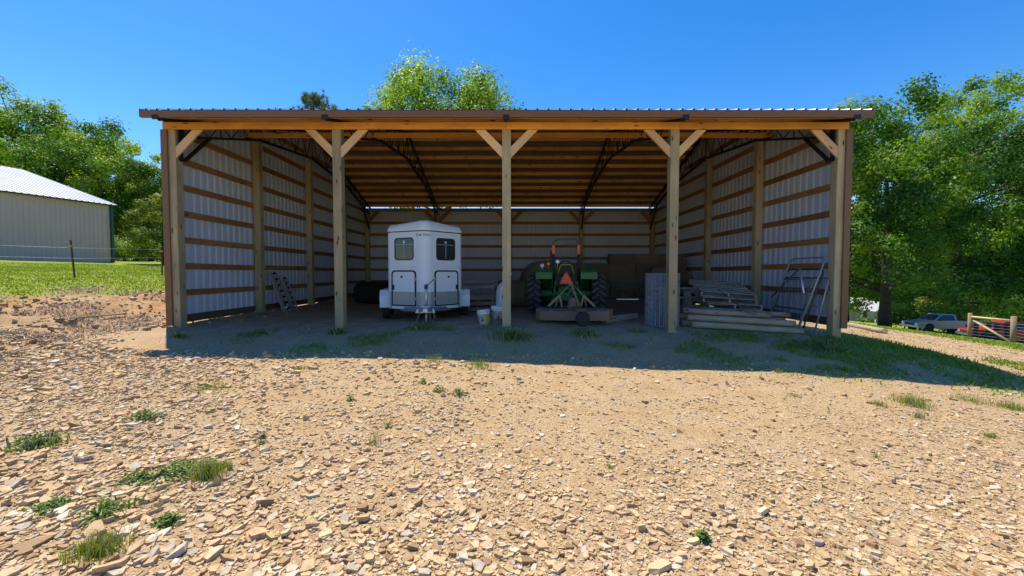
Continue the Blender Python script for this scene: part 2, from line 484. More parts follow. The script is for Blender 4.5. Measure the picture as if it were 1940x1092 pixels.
M['shadehay'] = haymat("shade_darkened_hay", (.02, .016, .012), (.055, .042, .03))  # old hay with the shadow around the bale put into its colour
M['oldhay'] = haymat("old_hay", (.085, .058, .034), (.20, .14, .08))

def groundmat():
    m, nt, p = newmat("ground_soil")
    tc = N(nt, "ShaderNodeTexCoord"); geo = tc.outputs["Object"]
    def noise(s, d=6.0, r=.6):
        n = N(nt, "ShaderNodeTexNoise", Scale=s, Detail=d, Roughness=r); nt.links.new(geo, n.inputs["Vector"]); return n.outputs[0]
    big, mid, fine, grit = noise(.35), noise(2.2), noise(16.0), noise(75.0, 3.0)
    soil = ramp(nt, [(.3, (.41, .26, .12)), (.5, (.51, .35, .175)), (.72, (.58, .415, .225))], mid)
    c = mixc(nt, soil.outputs[0], (.60, .42, .24), ramp(nt, [(.55, (0, 0, 0)), (.7, (.7, .7, .7))], fine).outputs[0])
    c = mixc(nt, c, (.26, .17, .10), ramp(nt, [(.52, (0, 0, 0)), (.68, (.6, .6, .6))], grit).outputs[0])
    wv = N(nt, "ShaderNodeVectorMath", operation='MULTIPLY_ADD'); nz = N(nt, "ShaderNodeTexNoise", Scale=9.0, Detail=2.0); nt.links.new(geo, nz.inputs["Vector"])
    nt.links.new(nz.outputs["Color"], wv.inputs[0]); wv.inputs[1].default_value = (.05, .05, .0); nt.links.new(geo, wv.inputs[2])
    v1 = N(nt, "ShaderNodeTexVoronoi", Scale=62.0); nt.links.new(wv.outputs[0], v1.inputs["Vector"])
    v2 = N(nt, "ShaderNodeTexVoronoi", Scale=62.0, feature='DISTANCE_TO_EDGE'); nt.links.new(wv.outputs[0], v2.inputs["Vector"])
    sr = N(nt, "ShaderNodeSeparateColor"); nt.links.new(v1.outputs["Color"], sr.inputs[0])
    chips = ramp(nt, [(0, (.36, .235, .13)), (.35, (.51, .365, .205)), (.65, (.59, .435, .255)), (1, (.67, .53, .345))], sr.outputs[0])
    chips2 = mixc(nt, (.20, .115, .06), chips.outputs[0], ramp(nt, [(0.0, (0, 0, 0)), (.10, (1, 1, 1))], v2.outputs[0]).outputs[0])
    c = mixc(nt, c, chips2, ramp(nt, [(.38, (.25, .25, .25)), (.58, (.9, .9, .9))], mid).outputs[0])
    at_ = N(nt, "ShaderNodeAttribute", attribute_name="cover")
    sp = N(nt, "ShaderNodeSeparateColor"); nt.links.new(at_.outputs["Color"], sp.inputs[0])
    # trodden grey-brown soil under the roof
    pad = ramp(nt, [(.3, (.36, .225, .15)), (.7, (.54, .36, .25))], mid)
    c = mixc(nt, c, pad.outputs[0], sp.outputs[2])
    clay = ramp(nt, [(.3, (.36, .185, .085)), (.5, (.45, .27, .14)), (.62, (.44, .31, .18)), (.75, (.33, .25, .17))], mid)
    c = mixc(nt, c, clay.outputs[0], sp.outputs[1])
    turf = ramp(nt, [(.25, (.12, .18, .02)), (.5, (.22, .28, .032)), (.8, (.34, .35, .06))], fine)
    turf2 = mixc(nt, turf.outputs[0], (.30, .27, .09), ramp(nt, [(.5, (0, 0, 0)), (.75, (.6, .6, .6))], mid).outputs[0])
    c = mixc(nt, c, turf2, sp.outputs[0])
    nt.links.new(c, p.inputs["Base Color"]); p.inputs["Roughness"].default_value = .95; p.inputs["Specular IOR Level"].default_value = .15
    ad = N(nt, "ShaderNodeMath", operation='ADD'); nt.links.new(fine, ad.inputs[0]); nt.links.new(grit, ad.inputs[1])
    bump(nt, p, ad.outputs[0], .7, .03)
    return m
M['ground'] = groundmat()

# ------------------------------------------------------------------ ground
def spaced(a, b, s0, s1, c0, c1):
    """grid lines: s0 apart within [c0,c1], widening outside"""
    L = list(np.arange(c0, c1 + 1e-6, s0)); s = s0; x = c1
    while x < b: s = min(s * 1.16, s1); x += s; L.append(min(x, b))
    s = s0; x = c0; pre = []
    while x > a: s = min(s * 1.16, s1); x -= s; pre.append(max(x, a))
    return np.unique(np.array(pre[::-1] + L))
def lawn_mask(x, y):
    z0 = gz(x, y, False); n = fnoise(x, y, .8, 31)
    left = sstep(-7.9, -8.9, x) * sstep(.50, .74, z0 + .45 * (n - .5))
    xr = 16.0 + .22 * np.clip(y, -10, 40) + 2.0 * (fnoise(x, y, .3, 41) - .5)
    right = sstep(xr, xr + 1.5, x)
    xl = 9.0 + .62 * np.clip(y - .3, 0, 40)
    verge = sstep(7.2, 7.6, x) * sstep(xl + .6, xl - .5, x) * sstep(-3.4, -2.2, y) * sstep(2.2, .6, y) * (.25 + .75 * sstep(.42, .58, n))
    back = sstep(13.0, 15.5, y) * sstep(-9, -7, x) * sstep(12, 8, x)
    return np.clip(np.maximum(np.maximum(left, right), np.maximum(verge, back)), 0, 1)
def patch_mask(x, y):
    """thin grass on the shaded apron before the posts"""
    n = fnoise(x, y, 1.1, 77); n2 = fnoise(x, y, 3.5, 78)
    a = sstep(2.6, 5.0, x) * sstep(9.5, 8.2, x) * sstep(-2.9, -1.6, y) * sstep(.35, -.1, y) * sstep(.40, .58, .6 * n + .4 * n2)
    b = sstep(.52, .62, n) * sstep(-2.4, -1.4, y) * sstep(.3, -.2, y) * sstep(-6, -4.5, x)
    return np.clip(np.maximum(a, .75 * b), 0, 1)
gx = spaced(-420, 420, .11, 14, -11.5, 11.5); gy = spaced(-60, 420, .11, 14, -7.4, 4.0)
GX, GY = np.meshgrid(gx, gy)
GZ = gz(GX, GY)
inner = sstep(-7.5, -7.2, GX) * sstep(7.3, 7.0, GX) * sstep(0, .6, GY) * sstep(12.4, 12, GY)
GZ += (fnoise(GX, GY, 2.4, 90) - .5) * .05 * (1 - inner)
nx, ny = len(gx), len(gy)
idx = np.arange(nx * ny).reshape(ny, nx)
quads = np.stack([idx[:-1, :-1], idx[:-1, 1:], idx[1:, 1:], idx[1:, :-1]], -1).reshape(-1, 4)
gme = mesh_np("ground", np.stack([GX, GY, GZ], -1).reshape(-1, 3), [(quads, 0)], [M['ground']], smooth=True)
lawn = lawn_mask(GX, GY)
clay = sstep(-7.5, -8.3, GX) * sstep(-6.5, -3.5, GY) * (.55 + .45 * sstep(.40, .55, fnoise(GX, GY, .55, 51)))
clay = np.clip(np.maximum(clay, .22 * fnoise(GX, GY, .5, 52)), 0, 1)
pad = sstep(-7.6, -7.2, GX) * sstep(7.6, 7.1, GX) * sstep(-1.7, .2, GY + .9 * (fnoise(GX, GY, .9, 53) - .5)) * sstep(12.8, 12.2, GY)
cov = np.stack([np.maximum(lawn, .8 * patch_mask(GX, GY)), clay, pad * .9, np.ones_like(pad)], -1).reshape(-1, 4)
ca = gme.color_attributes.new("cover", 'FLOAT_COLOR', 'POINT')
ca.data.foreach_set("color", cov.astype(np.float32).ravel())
ground = link("ground", gme)
tag(ground, "tan stony dirt yard rising to a lawn bank on the left", "ground", kind="structure")

# ------------------------------------------------------------------ the open-fronted pole barn
barn = empty("pole_barn", (0, 0, 0), label="open-fronted timber pole barn with brown trim, metal walls and black steel trusses", cat="barn")
PX = [-7.42, -3.82, -.12, 3.55, 7.19]      # front post centres
PW = .19
YB = 12.2; YR = 6.1; SL = .30              # back posts, ridge, roof slope
def zu(y):                                  # underside of the purlins
    return 4.5 + SL * (y if y < YR else YB - y)
for i, x in enumerate(PX):
    g = gz1(x, .09)
    board("front_post", (x, PW / 2, g - .4), (x, PW / 2, 4.42), PW, PW, M['post'], barn, up=(0, 1, 0))
    board("back_post", (x, YB - PW / 2, -.4), (x, YB - PW / 2, 4.42), PW, PW, M['post'], barn, up=(0, 1, 0))
for x in (PX[0], PX[4]):
    for y in (3.05, 6.1, 9.15):
        board("side_post", (x, y, -.5), (x, y, zu(y) - .02), PW, PW, M['post'], barn, up=(0, 1, 0))
# front header, in four lengths jointed over posts
hx = [-7.56, -3.9, -.12, 3.62, 7.29]
for a, b in zip(hx[:-1], hx[1:]):
    board("header_beam", (a + .002, -.022, 4.35), (b - .002, -.022, 4.35), .15, .04, M['new'], barn)
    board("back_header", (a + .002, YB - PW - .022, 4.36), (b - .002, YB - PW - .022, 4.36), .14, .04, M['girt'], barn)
def kneebrace(x, y, s, m):
    zb = 4.275
    poly = [(0, -.60), (0, -.36), (.37, 0), (.587, 0)]
    mb = MB(); L = .84; a = math.atan2(.60, .587)
    # local X along the brace so that the grain follows it
    c, sn = math.cos(a), math.sin(a)
    P = [(u * c + (v + .60) * sn, -u * sn + (v + .60) * c) for u, v in poly]
    mb.prism(P, (0, -.02, 0), (1, 0, 0), (0, 0, 1), (0, .04, 0))
    X = Vector((s * c, 0, sn)); Z = Vector((-s * sn, 0, c)); Y = Vector((0, 1, 0))
    Mx = Matrix((X, Y, Z)).transposed().to_4x4(); Mx.translation = Vector((x, y, zb - .60))
    mb.build("knee_brace", m, barn, mat=Mx)
for i, x in enumerate(PX):
    for s in (-1, 1):
        if (i == 0 and s < 0) or (i == 4 and s > 0): continue
        kneebrace(x + s * PW / 2, .03, s, M['brace'])
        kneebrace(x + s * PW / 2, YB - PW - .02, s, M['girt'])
# girts every 0.6 m on the outside of the posts
XL = PX[0] - PW / 2; XRt = PX[4] + PW / 2
ys = [0.02, 3.05, 6.1, 9.15, YB]
gzs = [.72, 1.32, 1.92, 2.53, 3.13, 3.73, 4.33, 4.93, 5.53]
for X, sgn in ((XL, -1), (XRt, 1)):
    for a, b in zip(ys[:-1], ys[1:]):
        for z in gzs:
            if z > zu((a + b) / 2) - .12: continue
            a2, b2 = a, b
            if z > zu(a) - .1: a2 = (z + .12 - 4.5) / SL
            if z > zu(b) - .1: b2 = YB - (z + .12 - 4.5) / SL
            jz = random.uniform(-.012, .012)
            board("wall_girt", (X + sgn * .021, a2 + .004, z + jz), (X + sgn * .021, b2 - .004, z + jz + random.uniform(-.012, .012)), .14, .04, M['girt'], barn)
        zs = .115 if sgn < 0 else .045
        board("skirt_board", (X + sgn * .021, a + .004, zs), (X + sgn * .021, b - .004, zs), .18, .04, M['skirt'], barn)
for a, b in zip(PX[:-1], PX[1:]):
    for z in gzs[:6]:
        board("wall_girt", (a + .004, YB + .021, z), (b - .004, YB + .021, z), .14, .04, M['girt'], barn)
    board("skirt_board", (a + .004, YB + .021, .115), (b - .004, YB + .021, .115), .18, .04, M['skirt'], barn)

RIB = .2286
def sheet(name, o, U, V, Wd, n, bot, topf, mi, mo, parent, RH=.02):
    """ribbed metal sheet: o origin, U run, V outward; bot(u)/topf(u) are end points in 3D along the third axis"""
    prof = []
    for k in range(n):
        b = k * RIB
        prof += [(b, 0), (b + .060, 0), (b + .066, .004), (b + .080, .004), (b + .086, 0), (b + .088, 0), (b + .102, RH), (b + .126, RH), (b + .140, 0), (b + .145, 0), (b + .151, .004), (b + .165, .004), (b + .171, 0)]
    prof.append((n * RIB, 0))
    mb = MB(); o = Vector(o); U = Vector(U); V = Vector(V)
    for lay, m in ((0.0, 0), (.004, 1)):
        A = [bot(o + U * u + V * (d + lay)) for u, d in prof]; B = [topf(o + U * u + V * (d + lay)) for u, d in prof]
        a = mb.pts(A); b = mb.pts(B)
        for k in range(len(prof) - 1): mb.face((a + k, a + k + 1, b + k + 1, b + k), m)
    return mb.build(name, [mi, mo], parent)
for X, sgn in ((XL - .042, -1), (XRt + .042, 1)):
    y = -.02
    while y < YB + .1:
        n = min(4, int(round((YB + .16 - y) / RIB)))
        if n < 1: break
        sheet("wall_panel", (X, y, 0), (0, 1, 0), (sgn, 0, 0), .914, n,
              lambda p: Vector((p.x, p.y, .16 if p.x < 0 else .08)), lambda p: Vector((p.x, p.y, zu(min(max(p.y, 0), YB)) + .12)), M['white_in'], M['brown'], barn)
        y += n * RIB
x = XL - .05
while x < XRt:
    n = min(4, int(math.ceil((XRt + .05 - x) / RIB)))
    if n < 1: break
    sheet("wall_panel", (x, YB + .042, 0), (1, 0, 0), (0, 1, 0), .914, n,
          lambda p: Vector((p.x, p.y, .16)), lambda p: Vector((p.x, p.y, 4.492)), M['white_in'], M['brown'], barn)
    x += n * RIB
# brown corner trim
for x0, x1, s, zb in ((-7.61, -7.475, -1, .0), (7.245, 7.38, 1, -.06)):
    t = MB()
    t.box(((x0 + x1) / 2, -.035, (zb + 4.27) / 2), (x1 - x0, .006, 4.27 - zb))
    xo = x0 if s < 0 else x1
    t.box((xo + s * .004, .03, (zb + 4.27) / 2), (.006, .13, 4.27 - zb))
    t.box((x1 if s < 0 else x0, -.03, (zb + 4.27) / 2), (.008, .016, 4.27 - zb))
    t.build("corner_trim", M['brown'], barn)
# purlins, 24 in apart on both slopes
EY = -.5
for side in (0, 1):
    rows = ([EY + .03] if side == 0 else []) + [.10 + .602 * k for k in range(10)]
    for r in rows:
        y = r if side == 0 else YB - r
        for a, b in zip(hx[:-1], hx[1:]):
            zz = zu(y) + .072
            board("purlin", (a + .003, y, zz), (b - .003, y, zz + random.uniform(-.006, .006)), .14, .04, M['purlin'], barn)
# roof sheets
def zroof(y): return zu(y) + .147
XR0, XR1 = -7.6, 7.4
for side in (0, 1):
    y0, y1 = (EY - .02, YR) if side == 0 else (YB + .16, YR)
    x = XR0
    while x < XR1 - .01:
        n = min(4, int(round((XR1 - x) / RIB)))
        if n < 1: break
        sheet("roof_panel", (x, 0, 0), (1, 0, 0), (0, 0, 1), .914, n,
              lambda p: Vector((p.x, y0, p.z + zroof(y0))), lambda p: Vector((p.x, y1, p.z + zroof(y1))), M['roof_in'], M['galv'], barn, .032)
        x += n * RIB
t = MB(); t.box((0, YR, zroof(YR) + .035), (15, .34, .01)); t.build("ridge_cap", M['brown'], barn)
# eave fascia and rake trims
for y, nm in ((EY - .03, "eave_fascia"),):
    t = MB(); zt = zroof(EY) - .02
    t.box(((XR0 + XR1) / 2, y, zt - .062), (XR1 - XR0 + .02, .012, .13)); t.box(((XR0 + XR1) / 2, y + (.02 if y < 0 else -.02), zt - .13), (XR1 - XR0, .05, .006)); t.build(nm, M['brown'], barn)
for X, s in ((XR0 - .008, -1), (XR1 + .008, 1)):
    t = MB()
    for (ya, yb) in ((EY - .03, YR), (YB + .16, YR)):
        t.prism([(ya, zroof(ya) + .03), (ya, zroof(ya) - .13), (yb, zroof(yb) - .13), (yb, zroof(yb) + .03)], (X, 0, 0), (0, 1, 0), (0, 0, 1), (s * .01, 0, 0))
    t.build("rake_trim", M['brown'], barn)
# five black steel trusses
def truss(X):
    tr = MB()
    top = [(EY + .06, zu(EY + .06) - .035), (YR, zu(YR) - .035), (YB + .1, zu(YB + .1) - .035)]
    bot = [(.16, 4.17), (3.0, 5.0), (YR, 5.33), (YB - 3.0, 5.0), (YB - .16, 4.17)]
    def P(q): return (X, q[0], q[1])
    for a, b in zip(top[:-1], top[1:]):
        for d in (-.028, .028): tr.bar((X + d, *a), (X + d, *b), .055, .022)
    tc = tr.build("top_chord", M['black_steel'], barn)
    tb = MB()
    for a, b in zip(bot[:-1], bot[1:]):
        for d in (-.028, .028): tb.bar((X + d, *a), (X + d, *b), .055, .022)
    tb.build("bottom_chord", M['black_steel'], barn)
    def zt(y): return zu(y) - .05
    def zb(y):
        for a, b in zip(bot[:-1], bot[1:]):
            if a[0] <= y <= b[0]: return a[1] + (b[1] - a[1]) * (y - a[0]) / (b[0] - a[0])
        return bot[0][1]
    w = MB(); n = 30; st = [(.18 + (YB - .36) * k / n) for k in range(n + 1)]
    for k in range(n):
        a, b = st[k], st[k + 1]
        if k % 2 == 0: w.tube([(X, a, zb(a)), (X, b, zt(b))], .013, 5)
        else: w.tube([(X, a, zt(a)), (X, b, zb(b))], .013, 5)
        if k % 3 == 0: w.tube([(X, a, zb(a)), (X, a, zt(a))], .012, 5)
    w.build("truss_web", M['black_steel'], barn)
    for a, b in (((X, .2, 3.66), (X, 1.0, 4.42)), ((X, YB - .2, 3.4), (X, YB - 1.1, 4.44))):
        k = MB(); k.bar(a, b, .06, .06); k.build("truss_brace", M['black_steel'], barn)
    e = MB(); e.bar((X, .1, 3.62), (X, .1, 4.44), .12, .012, up=(0, 1, 0)); e.build("post_plate", M['black_steel'], barn)
    e = MB(); e.box((X, EY - .03, zu(EY) + .0), (.13, .03, .09)); e.build("tail_plate", M['black_steel'], barn)
    e = MB(); e.box((X, 2.42, 4.86), (.12, .10, .03)); e.build("board_clip", M['black_steel'], barn)
for X in (PX[0] + .135, PX[1], PX[2], PX[3], PX[4] - .135): truss(X)
TX = [PX[0] + .05, PX[1], PX[2], PX[3], PX[4] - .05]
for a, b in zip(TX[:-1], TX[1:]):
    board("tie_board", (a + .003, 2.42, 4.955), (b - .003, 2.42, 4.955), .14, .04, M['new'], barn)

# ------------------------------------------------------------------ grey metal building on the left rise
def gray_building():
    c0 = Vector((-27.3, 19.0, 0)); ev = Vector((-.29, -.957, 0)).normalized(); gv = Vector((-.957, .29, 0)).normalized()
    zb, ze, zr, hw = 1.80, 5.85, 8.95, 10.3; Lg = 24.0
    r = empty("metal_building", (c0.x, c0.y, gz1(c0.x, c0.y)), label="long grey ribbed metal building with pale roof on the lawn at left", cat="building")
    inv = Matrix.Translation(-Vector(r.location))
    def P(e, g, z): return c0 + ev * e + gv * g + Vector((0, 0, z))
    def ribs(mb, A, B, L, m=0, out=None, n=None, top=None, bot=None):
        n = n or int(L / .23)
        for k in range(n + 1):
            u = L * k / n
            mb.bar(bot(u), top(u), .035, .022, m, up=out)
    nv = -gv
    w = MB(); w.face([w.pts([P(0, 0, zb), P(Lg, 0, zb), P(Lg, 0, ze), P(0, 0, ze)]) + k for k in range(4)])
    b = w.pts([P(0, 0, zb), P(0, 0, ze), P(0, hw, zr), P(0, 2 * hw, ze), P(0, 2 * hw, zb)]); w.face([b + k for k in range(5)])
    b = w.pts([P(Lg, 0, zb), P(Lg, 0, ze), P(Lg, hw, zr), P(Lg, 2 * hw, ze), P(Lg, 2 * hw, zb)]); w.face([b + k for k in range(5)])
    w.face([w.pts([P(0, 2 * hw, zb), P(Lg, 2 * hw, zb), P(Lg, 2 * hw, ze), P(0, 2 * hw, ze)]) + k for k in range(4)])
    ribs(w, 0, 0, Lg, out=nv, bot=lambda u: P(u, -.008, zb), top=lambda u: P(u, -.008, ze - .05))
    w.build("wall", M['graywall'], r, mat=inv)
    f = MB()
    for s in (0, 1):
        g0, g1 = (-.25, hw) if s == 0 else (2 * hw + .25, hw)
        z0 = ze - .07
        b = f.pts([P(-.25, g0, z0), P(Lg, g0, z0), P(Lg, g1, zr + .03), P(-.25, g1, zr + .03)]); f.face([b + k for k in range(4)])
        b = f.pts([P(-.25, g0, z0 - .06), P(Lg, g0, z0 - .06), P(Lg, g1, zr - .03), P(-.25, g1, zr - .03)]); f.face([b + k for k in range(4)])
        nn = int(Lg / .3)
        for k in range(nn):
            e = -.24 + .3 * k; f.bar(P(e, g0, z0 + .012), P(e, g1, zr + .042), .05, .03)
    f.build("roof", M['whiteroof'], r, mat=inv)
    t = MB(); t.bar(P(-.02, -.02, zb), P(-.02, -.02, ze), .16, .16); t.bar(P(-.26, -.27, ze - .13), P(Lg, -.27, ze - .13), .07, .03); t.bar(P(-.27, -.25, ze - .12), P(-.27, hw, zr - .02), .12, .03)
    t.build("corner_trim", M['dkgreen'], r, mat=inv)
    s = MB(); s.bar(P(.0, .05, zb - .28), P(Lg, .05, zb - .28), .58, .06); s.bar(P(.05, .0, zb - .28), P(.05, 2 * hw, zb - .28), .58, .06); s.build("base_shade_strip", M['skirt'], r, mat=inv)  # dark strip stands in for the shadow under the raised wall
gray_building()

# ------------------------------------------------------------------ trees
def leafquads(c, s, nrm, rng, aspect=.62):
    """rhombic leaves at c (n,3), length s (n), facing nrm"""
    n = len(c)
    a = rng.normal(size=(n, 3)); a -= nrm * (a * nrm).sum(1, keepdims=True); a /= np.linalg.norm(a, axis=1, keepdims=True) + 1e-9
    b = np.cross(nrm, a)
    s = s[:, None]; fold = nrm * s * .12
    V = np.stack([c - a * s * .5, c + b * s * .5 * aspect - fold, c + a * s * .5, c - b * s * .5 * aspect - fold], 1).reshape(-1, 3)
    Fq = np.arange(4 * n).reshape(n, 4)
    F3 = np.concatenate([Fq[:, [0, 1, 2]], Fq[:, [0, 2, 3]]])
    return V, F3
def unit(v): return v / (np.linalg.norm(v, axis=-1, keepdims=True) + 1e-9)

def tree(name, label, x, y, H, R, zc, rz, n, leaf, mat, seed, group, tr=.35, clumps=70, rc=.25, lowcut=-.99, stems=1, cat="tree", lob=.16):
    rng = np.random.default_rng(seed); z0 = gz1(x, y)
    root = empty(name, (x, y, z0), label=label, cat=cat, group=group)
    C = np.array([0, 0, zc])
    d = unit(rng.normal(size=(clumps * 3, 3))); d = d[d[:, 2] > lowcut][:clumps]; m = len(d)
    rho = .25 + .72 * rng.random(m) ** .45
    lump = 1 + lob * np.sin(3 * np.arctan2(d[:, 1], d[:, 0]) + seed) * (1 - d[:, 2] ** 2)
    wide = np.clip(1 - d[:, 2] ** 2, .05, 1) ** -.24
    cc = C + d * np.array([R, R, rz]) * (rho * lump)[:, None] * np.stack([wide, wide, np.ones(m)], 1)
    cr = R * rc * (.65 + .6 * rng.random(m))
    wgt = cr ** 2; cnt = np.maximum(8, (n * wgt / wgt.sum())).astype(int)
    own = np.repeat(np.arange(m), cnt); k = len(own)
    dd = unit(rng.normal(size=(k, 3)));
    rr = rng.random(k) ** .5
    off = dd * rr[:, None] * cr[own][:, None] * np.array([.92, .92, .84])
    off *= (1 + .14 * rng.normal(size=(k, 1)))
    pos = cc[own] + off
    pos = pos[pos[:, 2] > .25]; own = own[:len(pos)] if len(pos) == k else own[np.where((cc[own] + off)[:, 2] > .25)[0]]
    k = len(pos); dd = unit(pos - cc[own])
    nrm = unit(dd * 1.25 + rng.normal(size=(k, 3)) * .42 + np.array([-.05, .05, .35]))
    s = leaf * (.65 + .7 * rng.random(k))
    V, F3 = leafquads(pos, s, nrm, rng)
    ct = rng.random(m)[own] ** 1.2 * .75 + rng.random(k) * .22 + .10 * np.clip((pos[:, 2] - zc) / rz, -1, 1)  # clump and height tint paint lit and shaded foliage into the leaf colour
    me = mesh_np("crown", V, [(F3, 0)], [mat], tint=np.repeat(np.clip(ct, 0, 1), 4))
    link("crown", me, root)
    tb = MB(); rg = random.Random(seed)
    for st in range(stems):
        bx, by = (0, 0) if st == 0 else (rg.uniform(-.5, .5), rg.uniform(-.5, .5))
        top = zc + rz * .45
        pts = [(bx, by, -.3)] + [(bx + rg.uniform(-.04, .04) * i * H / 20, by + rg.uniform(-.04, .04) * i * H / 20, top * i / 6) for i in range(1, 7)]
        tb.tube(pts, [tr * 1.35, tr, tr * .85, tr * .68, tr * .5, tr * .32, tr * .12], 9)
    order = np.argsort(-cr)
    for j in order[:min(m, 42)]:
        p = cc[j]; h0 = max(.12 * H, min(p[2] - .35 * math.hypot(p[0], p[1]), zc + rz * .3)); r0 = tr * .36 * (1 - .6 * h0 / (zc + rz))
        mid = (p[0] * .45, p[1] * .45, h0 + (p[2] - h0) * .55 + rg.uniform(-.2, .3))
        tb.tube([(0, 0, h0), mid, tuple(p)], [r0, r0 * .6, r0 * .18], 5)
    tb.build("trunk", M['bark'], root)
    return root
def px_tree(name, label, px, dist, ytop, R, n, leaf, mat, seed, group, low=.12, **kw):
    x = (px - 971) * dist / FPX; y = CY + dist; z0 = gz1(x, y)
    H = CZ + (517 - ytop) * dist / FPX - z0
    zb = H * low
    return tree(name, label, x, y, H, R * .86, (H + zb) / 2 - .03 * H, (H - zb) / 2 * .88, n, leaf, mat, seed, group, tr=.017 * H, **kw)
GL = "trees behind the grey building"; GR = "big trees beyond the dirt road"
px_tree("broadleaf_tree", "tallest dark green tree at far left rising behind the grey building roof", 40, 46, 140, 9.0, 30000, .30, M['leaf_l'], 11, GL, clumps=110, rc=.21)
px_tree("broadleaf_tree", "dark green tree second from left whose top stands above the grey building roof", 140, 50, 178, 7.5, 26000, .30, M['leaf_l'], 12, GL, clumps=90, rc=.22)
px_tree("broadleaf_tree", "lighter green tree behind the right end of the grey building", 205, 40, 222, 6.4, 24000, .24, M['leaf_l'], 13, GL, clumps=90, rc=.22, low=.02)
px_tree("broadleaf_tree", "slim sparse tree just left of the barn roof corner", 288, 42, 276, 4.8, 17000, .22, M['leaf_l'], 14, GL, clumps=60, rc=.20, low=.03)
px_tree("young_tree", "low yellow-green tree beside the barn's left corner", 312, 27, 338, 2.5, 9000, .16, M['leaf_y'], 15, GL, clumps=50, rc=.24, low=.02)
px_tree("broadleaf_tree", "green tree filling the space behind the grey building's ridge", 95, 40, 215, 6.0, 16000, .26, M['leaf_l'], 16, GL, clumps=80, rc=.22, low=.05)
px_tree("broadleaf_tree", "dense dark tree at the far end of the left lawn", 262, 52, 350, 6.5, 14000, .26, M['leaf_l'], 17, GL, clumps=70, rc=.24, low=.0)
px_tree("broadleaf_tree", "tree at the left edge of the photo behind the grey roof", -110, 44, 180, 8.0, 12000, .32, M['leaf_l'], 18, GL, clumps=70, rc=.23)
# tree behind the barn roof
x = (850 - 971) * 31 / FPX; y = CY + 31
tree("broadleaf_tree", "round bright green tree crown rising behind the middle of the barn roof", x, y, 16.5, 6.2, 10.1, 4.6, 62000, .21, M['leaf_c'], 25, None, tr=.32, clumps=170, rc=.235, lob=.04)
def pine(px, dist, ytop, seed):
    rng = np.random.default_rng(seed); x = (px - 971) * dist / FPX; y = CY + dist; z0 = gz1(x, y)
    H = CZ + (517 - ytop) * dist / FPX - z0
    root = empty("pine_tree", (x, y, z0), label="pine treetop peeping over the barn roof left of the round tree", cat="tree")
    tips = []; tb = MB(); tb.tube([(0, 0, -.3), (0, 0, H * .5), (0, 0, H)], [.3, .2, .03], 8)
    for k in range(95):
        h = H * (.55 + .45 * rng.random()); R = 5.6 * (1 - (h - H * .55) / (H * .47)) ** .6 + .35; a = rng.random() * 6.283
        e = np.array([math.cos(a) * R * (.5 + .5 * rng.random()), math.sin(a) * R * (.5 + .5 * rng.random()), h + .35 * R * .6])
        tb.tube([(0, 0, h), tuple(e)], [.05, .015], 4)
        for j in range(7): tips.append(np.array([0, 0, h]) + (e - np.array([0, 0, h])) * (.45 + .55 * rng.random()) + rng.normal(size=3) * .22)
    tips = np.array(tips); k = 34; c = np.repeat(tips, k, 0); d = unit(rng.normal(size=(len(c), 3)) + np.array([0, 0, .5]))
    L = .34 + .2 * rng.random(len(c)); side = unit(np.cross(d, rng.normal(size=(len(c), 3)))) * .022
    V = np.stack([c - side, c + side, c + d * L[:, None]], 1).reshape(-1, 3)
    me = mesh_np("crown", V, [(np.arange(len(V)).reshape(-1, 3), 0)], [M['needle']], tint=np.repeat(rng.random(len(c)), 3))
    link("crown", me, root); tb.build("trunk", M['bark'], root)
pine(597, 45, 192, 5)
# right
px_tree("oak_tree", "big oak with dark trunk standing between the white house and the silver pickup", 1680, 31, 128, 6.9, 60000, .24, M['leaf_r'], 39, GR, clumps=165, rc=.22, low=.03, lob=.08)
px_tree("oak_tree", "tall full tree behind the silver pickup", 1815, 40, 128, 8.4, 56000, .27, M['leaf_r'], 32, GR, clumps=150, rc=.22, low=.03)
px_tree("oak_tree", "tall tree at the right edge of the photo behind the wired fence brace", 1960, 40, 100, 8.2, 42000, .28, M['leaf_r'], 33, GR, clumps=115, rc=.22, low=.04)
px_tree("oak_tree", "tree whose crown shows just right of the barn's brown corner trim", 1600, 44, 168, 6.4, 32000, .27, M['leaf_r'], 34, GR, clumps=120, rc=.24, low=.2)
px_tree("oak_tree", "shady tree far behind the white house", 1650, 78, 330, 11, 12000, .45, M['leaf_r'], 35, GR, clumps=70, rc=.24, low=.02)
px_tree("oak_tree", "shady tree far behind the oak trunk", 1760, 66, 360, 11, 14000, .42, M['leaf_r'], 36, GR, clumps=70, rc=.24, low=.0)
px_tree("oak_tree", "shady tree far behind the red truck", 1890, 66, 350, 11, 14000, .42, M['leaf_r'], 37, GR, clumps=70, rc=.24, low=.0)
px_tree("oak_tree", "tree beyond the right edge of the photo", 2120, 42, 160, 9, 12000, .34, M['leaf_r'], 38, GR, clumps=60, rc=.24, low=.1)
GS = "shrubs under the big trees"
px_tree("shrub", "light green shrub right behind the cab of the silver pickup", 1800, 44, 556, 3.2, 7000, .2, M['leaf_y'], 41, GS, clumps=40, rc=.3, low=0, cat="shrub")
px_tree("shrub", "dark shrub between the oak trunk and the silver pickup's nose", 1718, 40, 570, 2.6, 6000, .18, M['leaf_r'], 42, GS, clumps=36, rc=.3, low=0, cat="shrub")
px_tree("shrub", "green shrub behind the fence brace and red truck", 1875, 48, 548, 4.2, 7000, .22, M['leaf_r'], 43, GS, clumps=40, rc=.3, low=0, cat="shrub")
px_tree("shrub", "shrub at the right edge behind the fence brace", 1955, 46, 540, 4.2, 6000, .22, M['leaf_r'], 44, GS, clumps=40, rc=.3, low=0, cat="shrub")
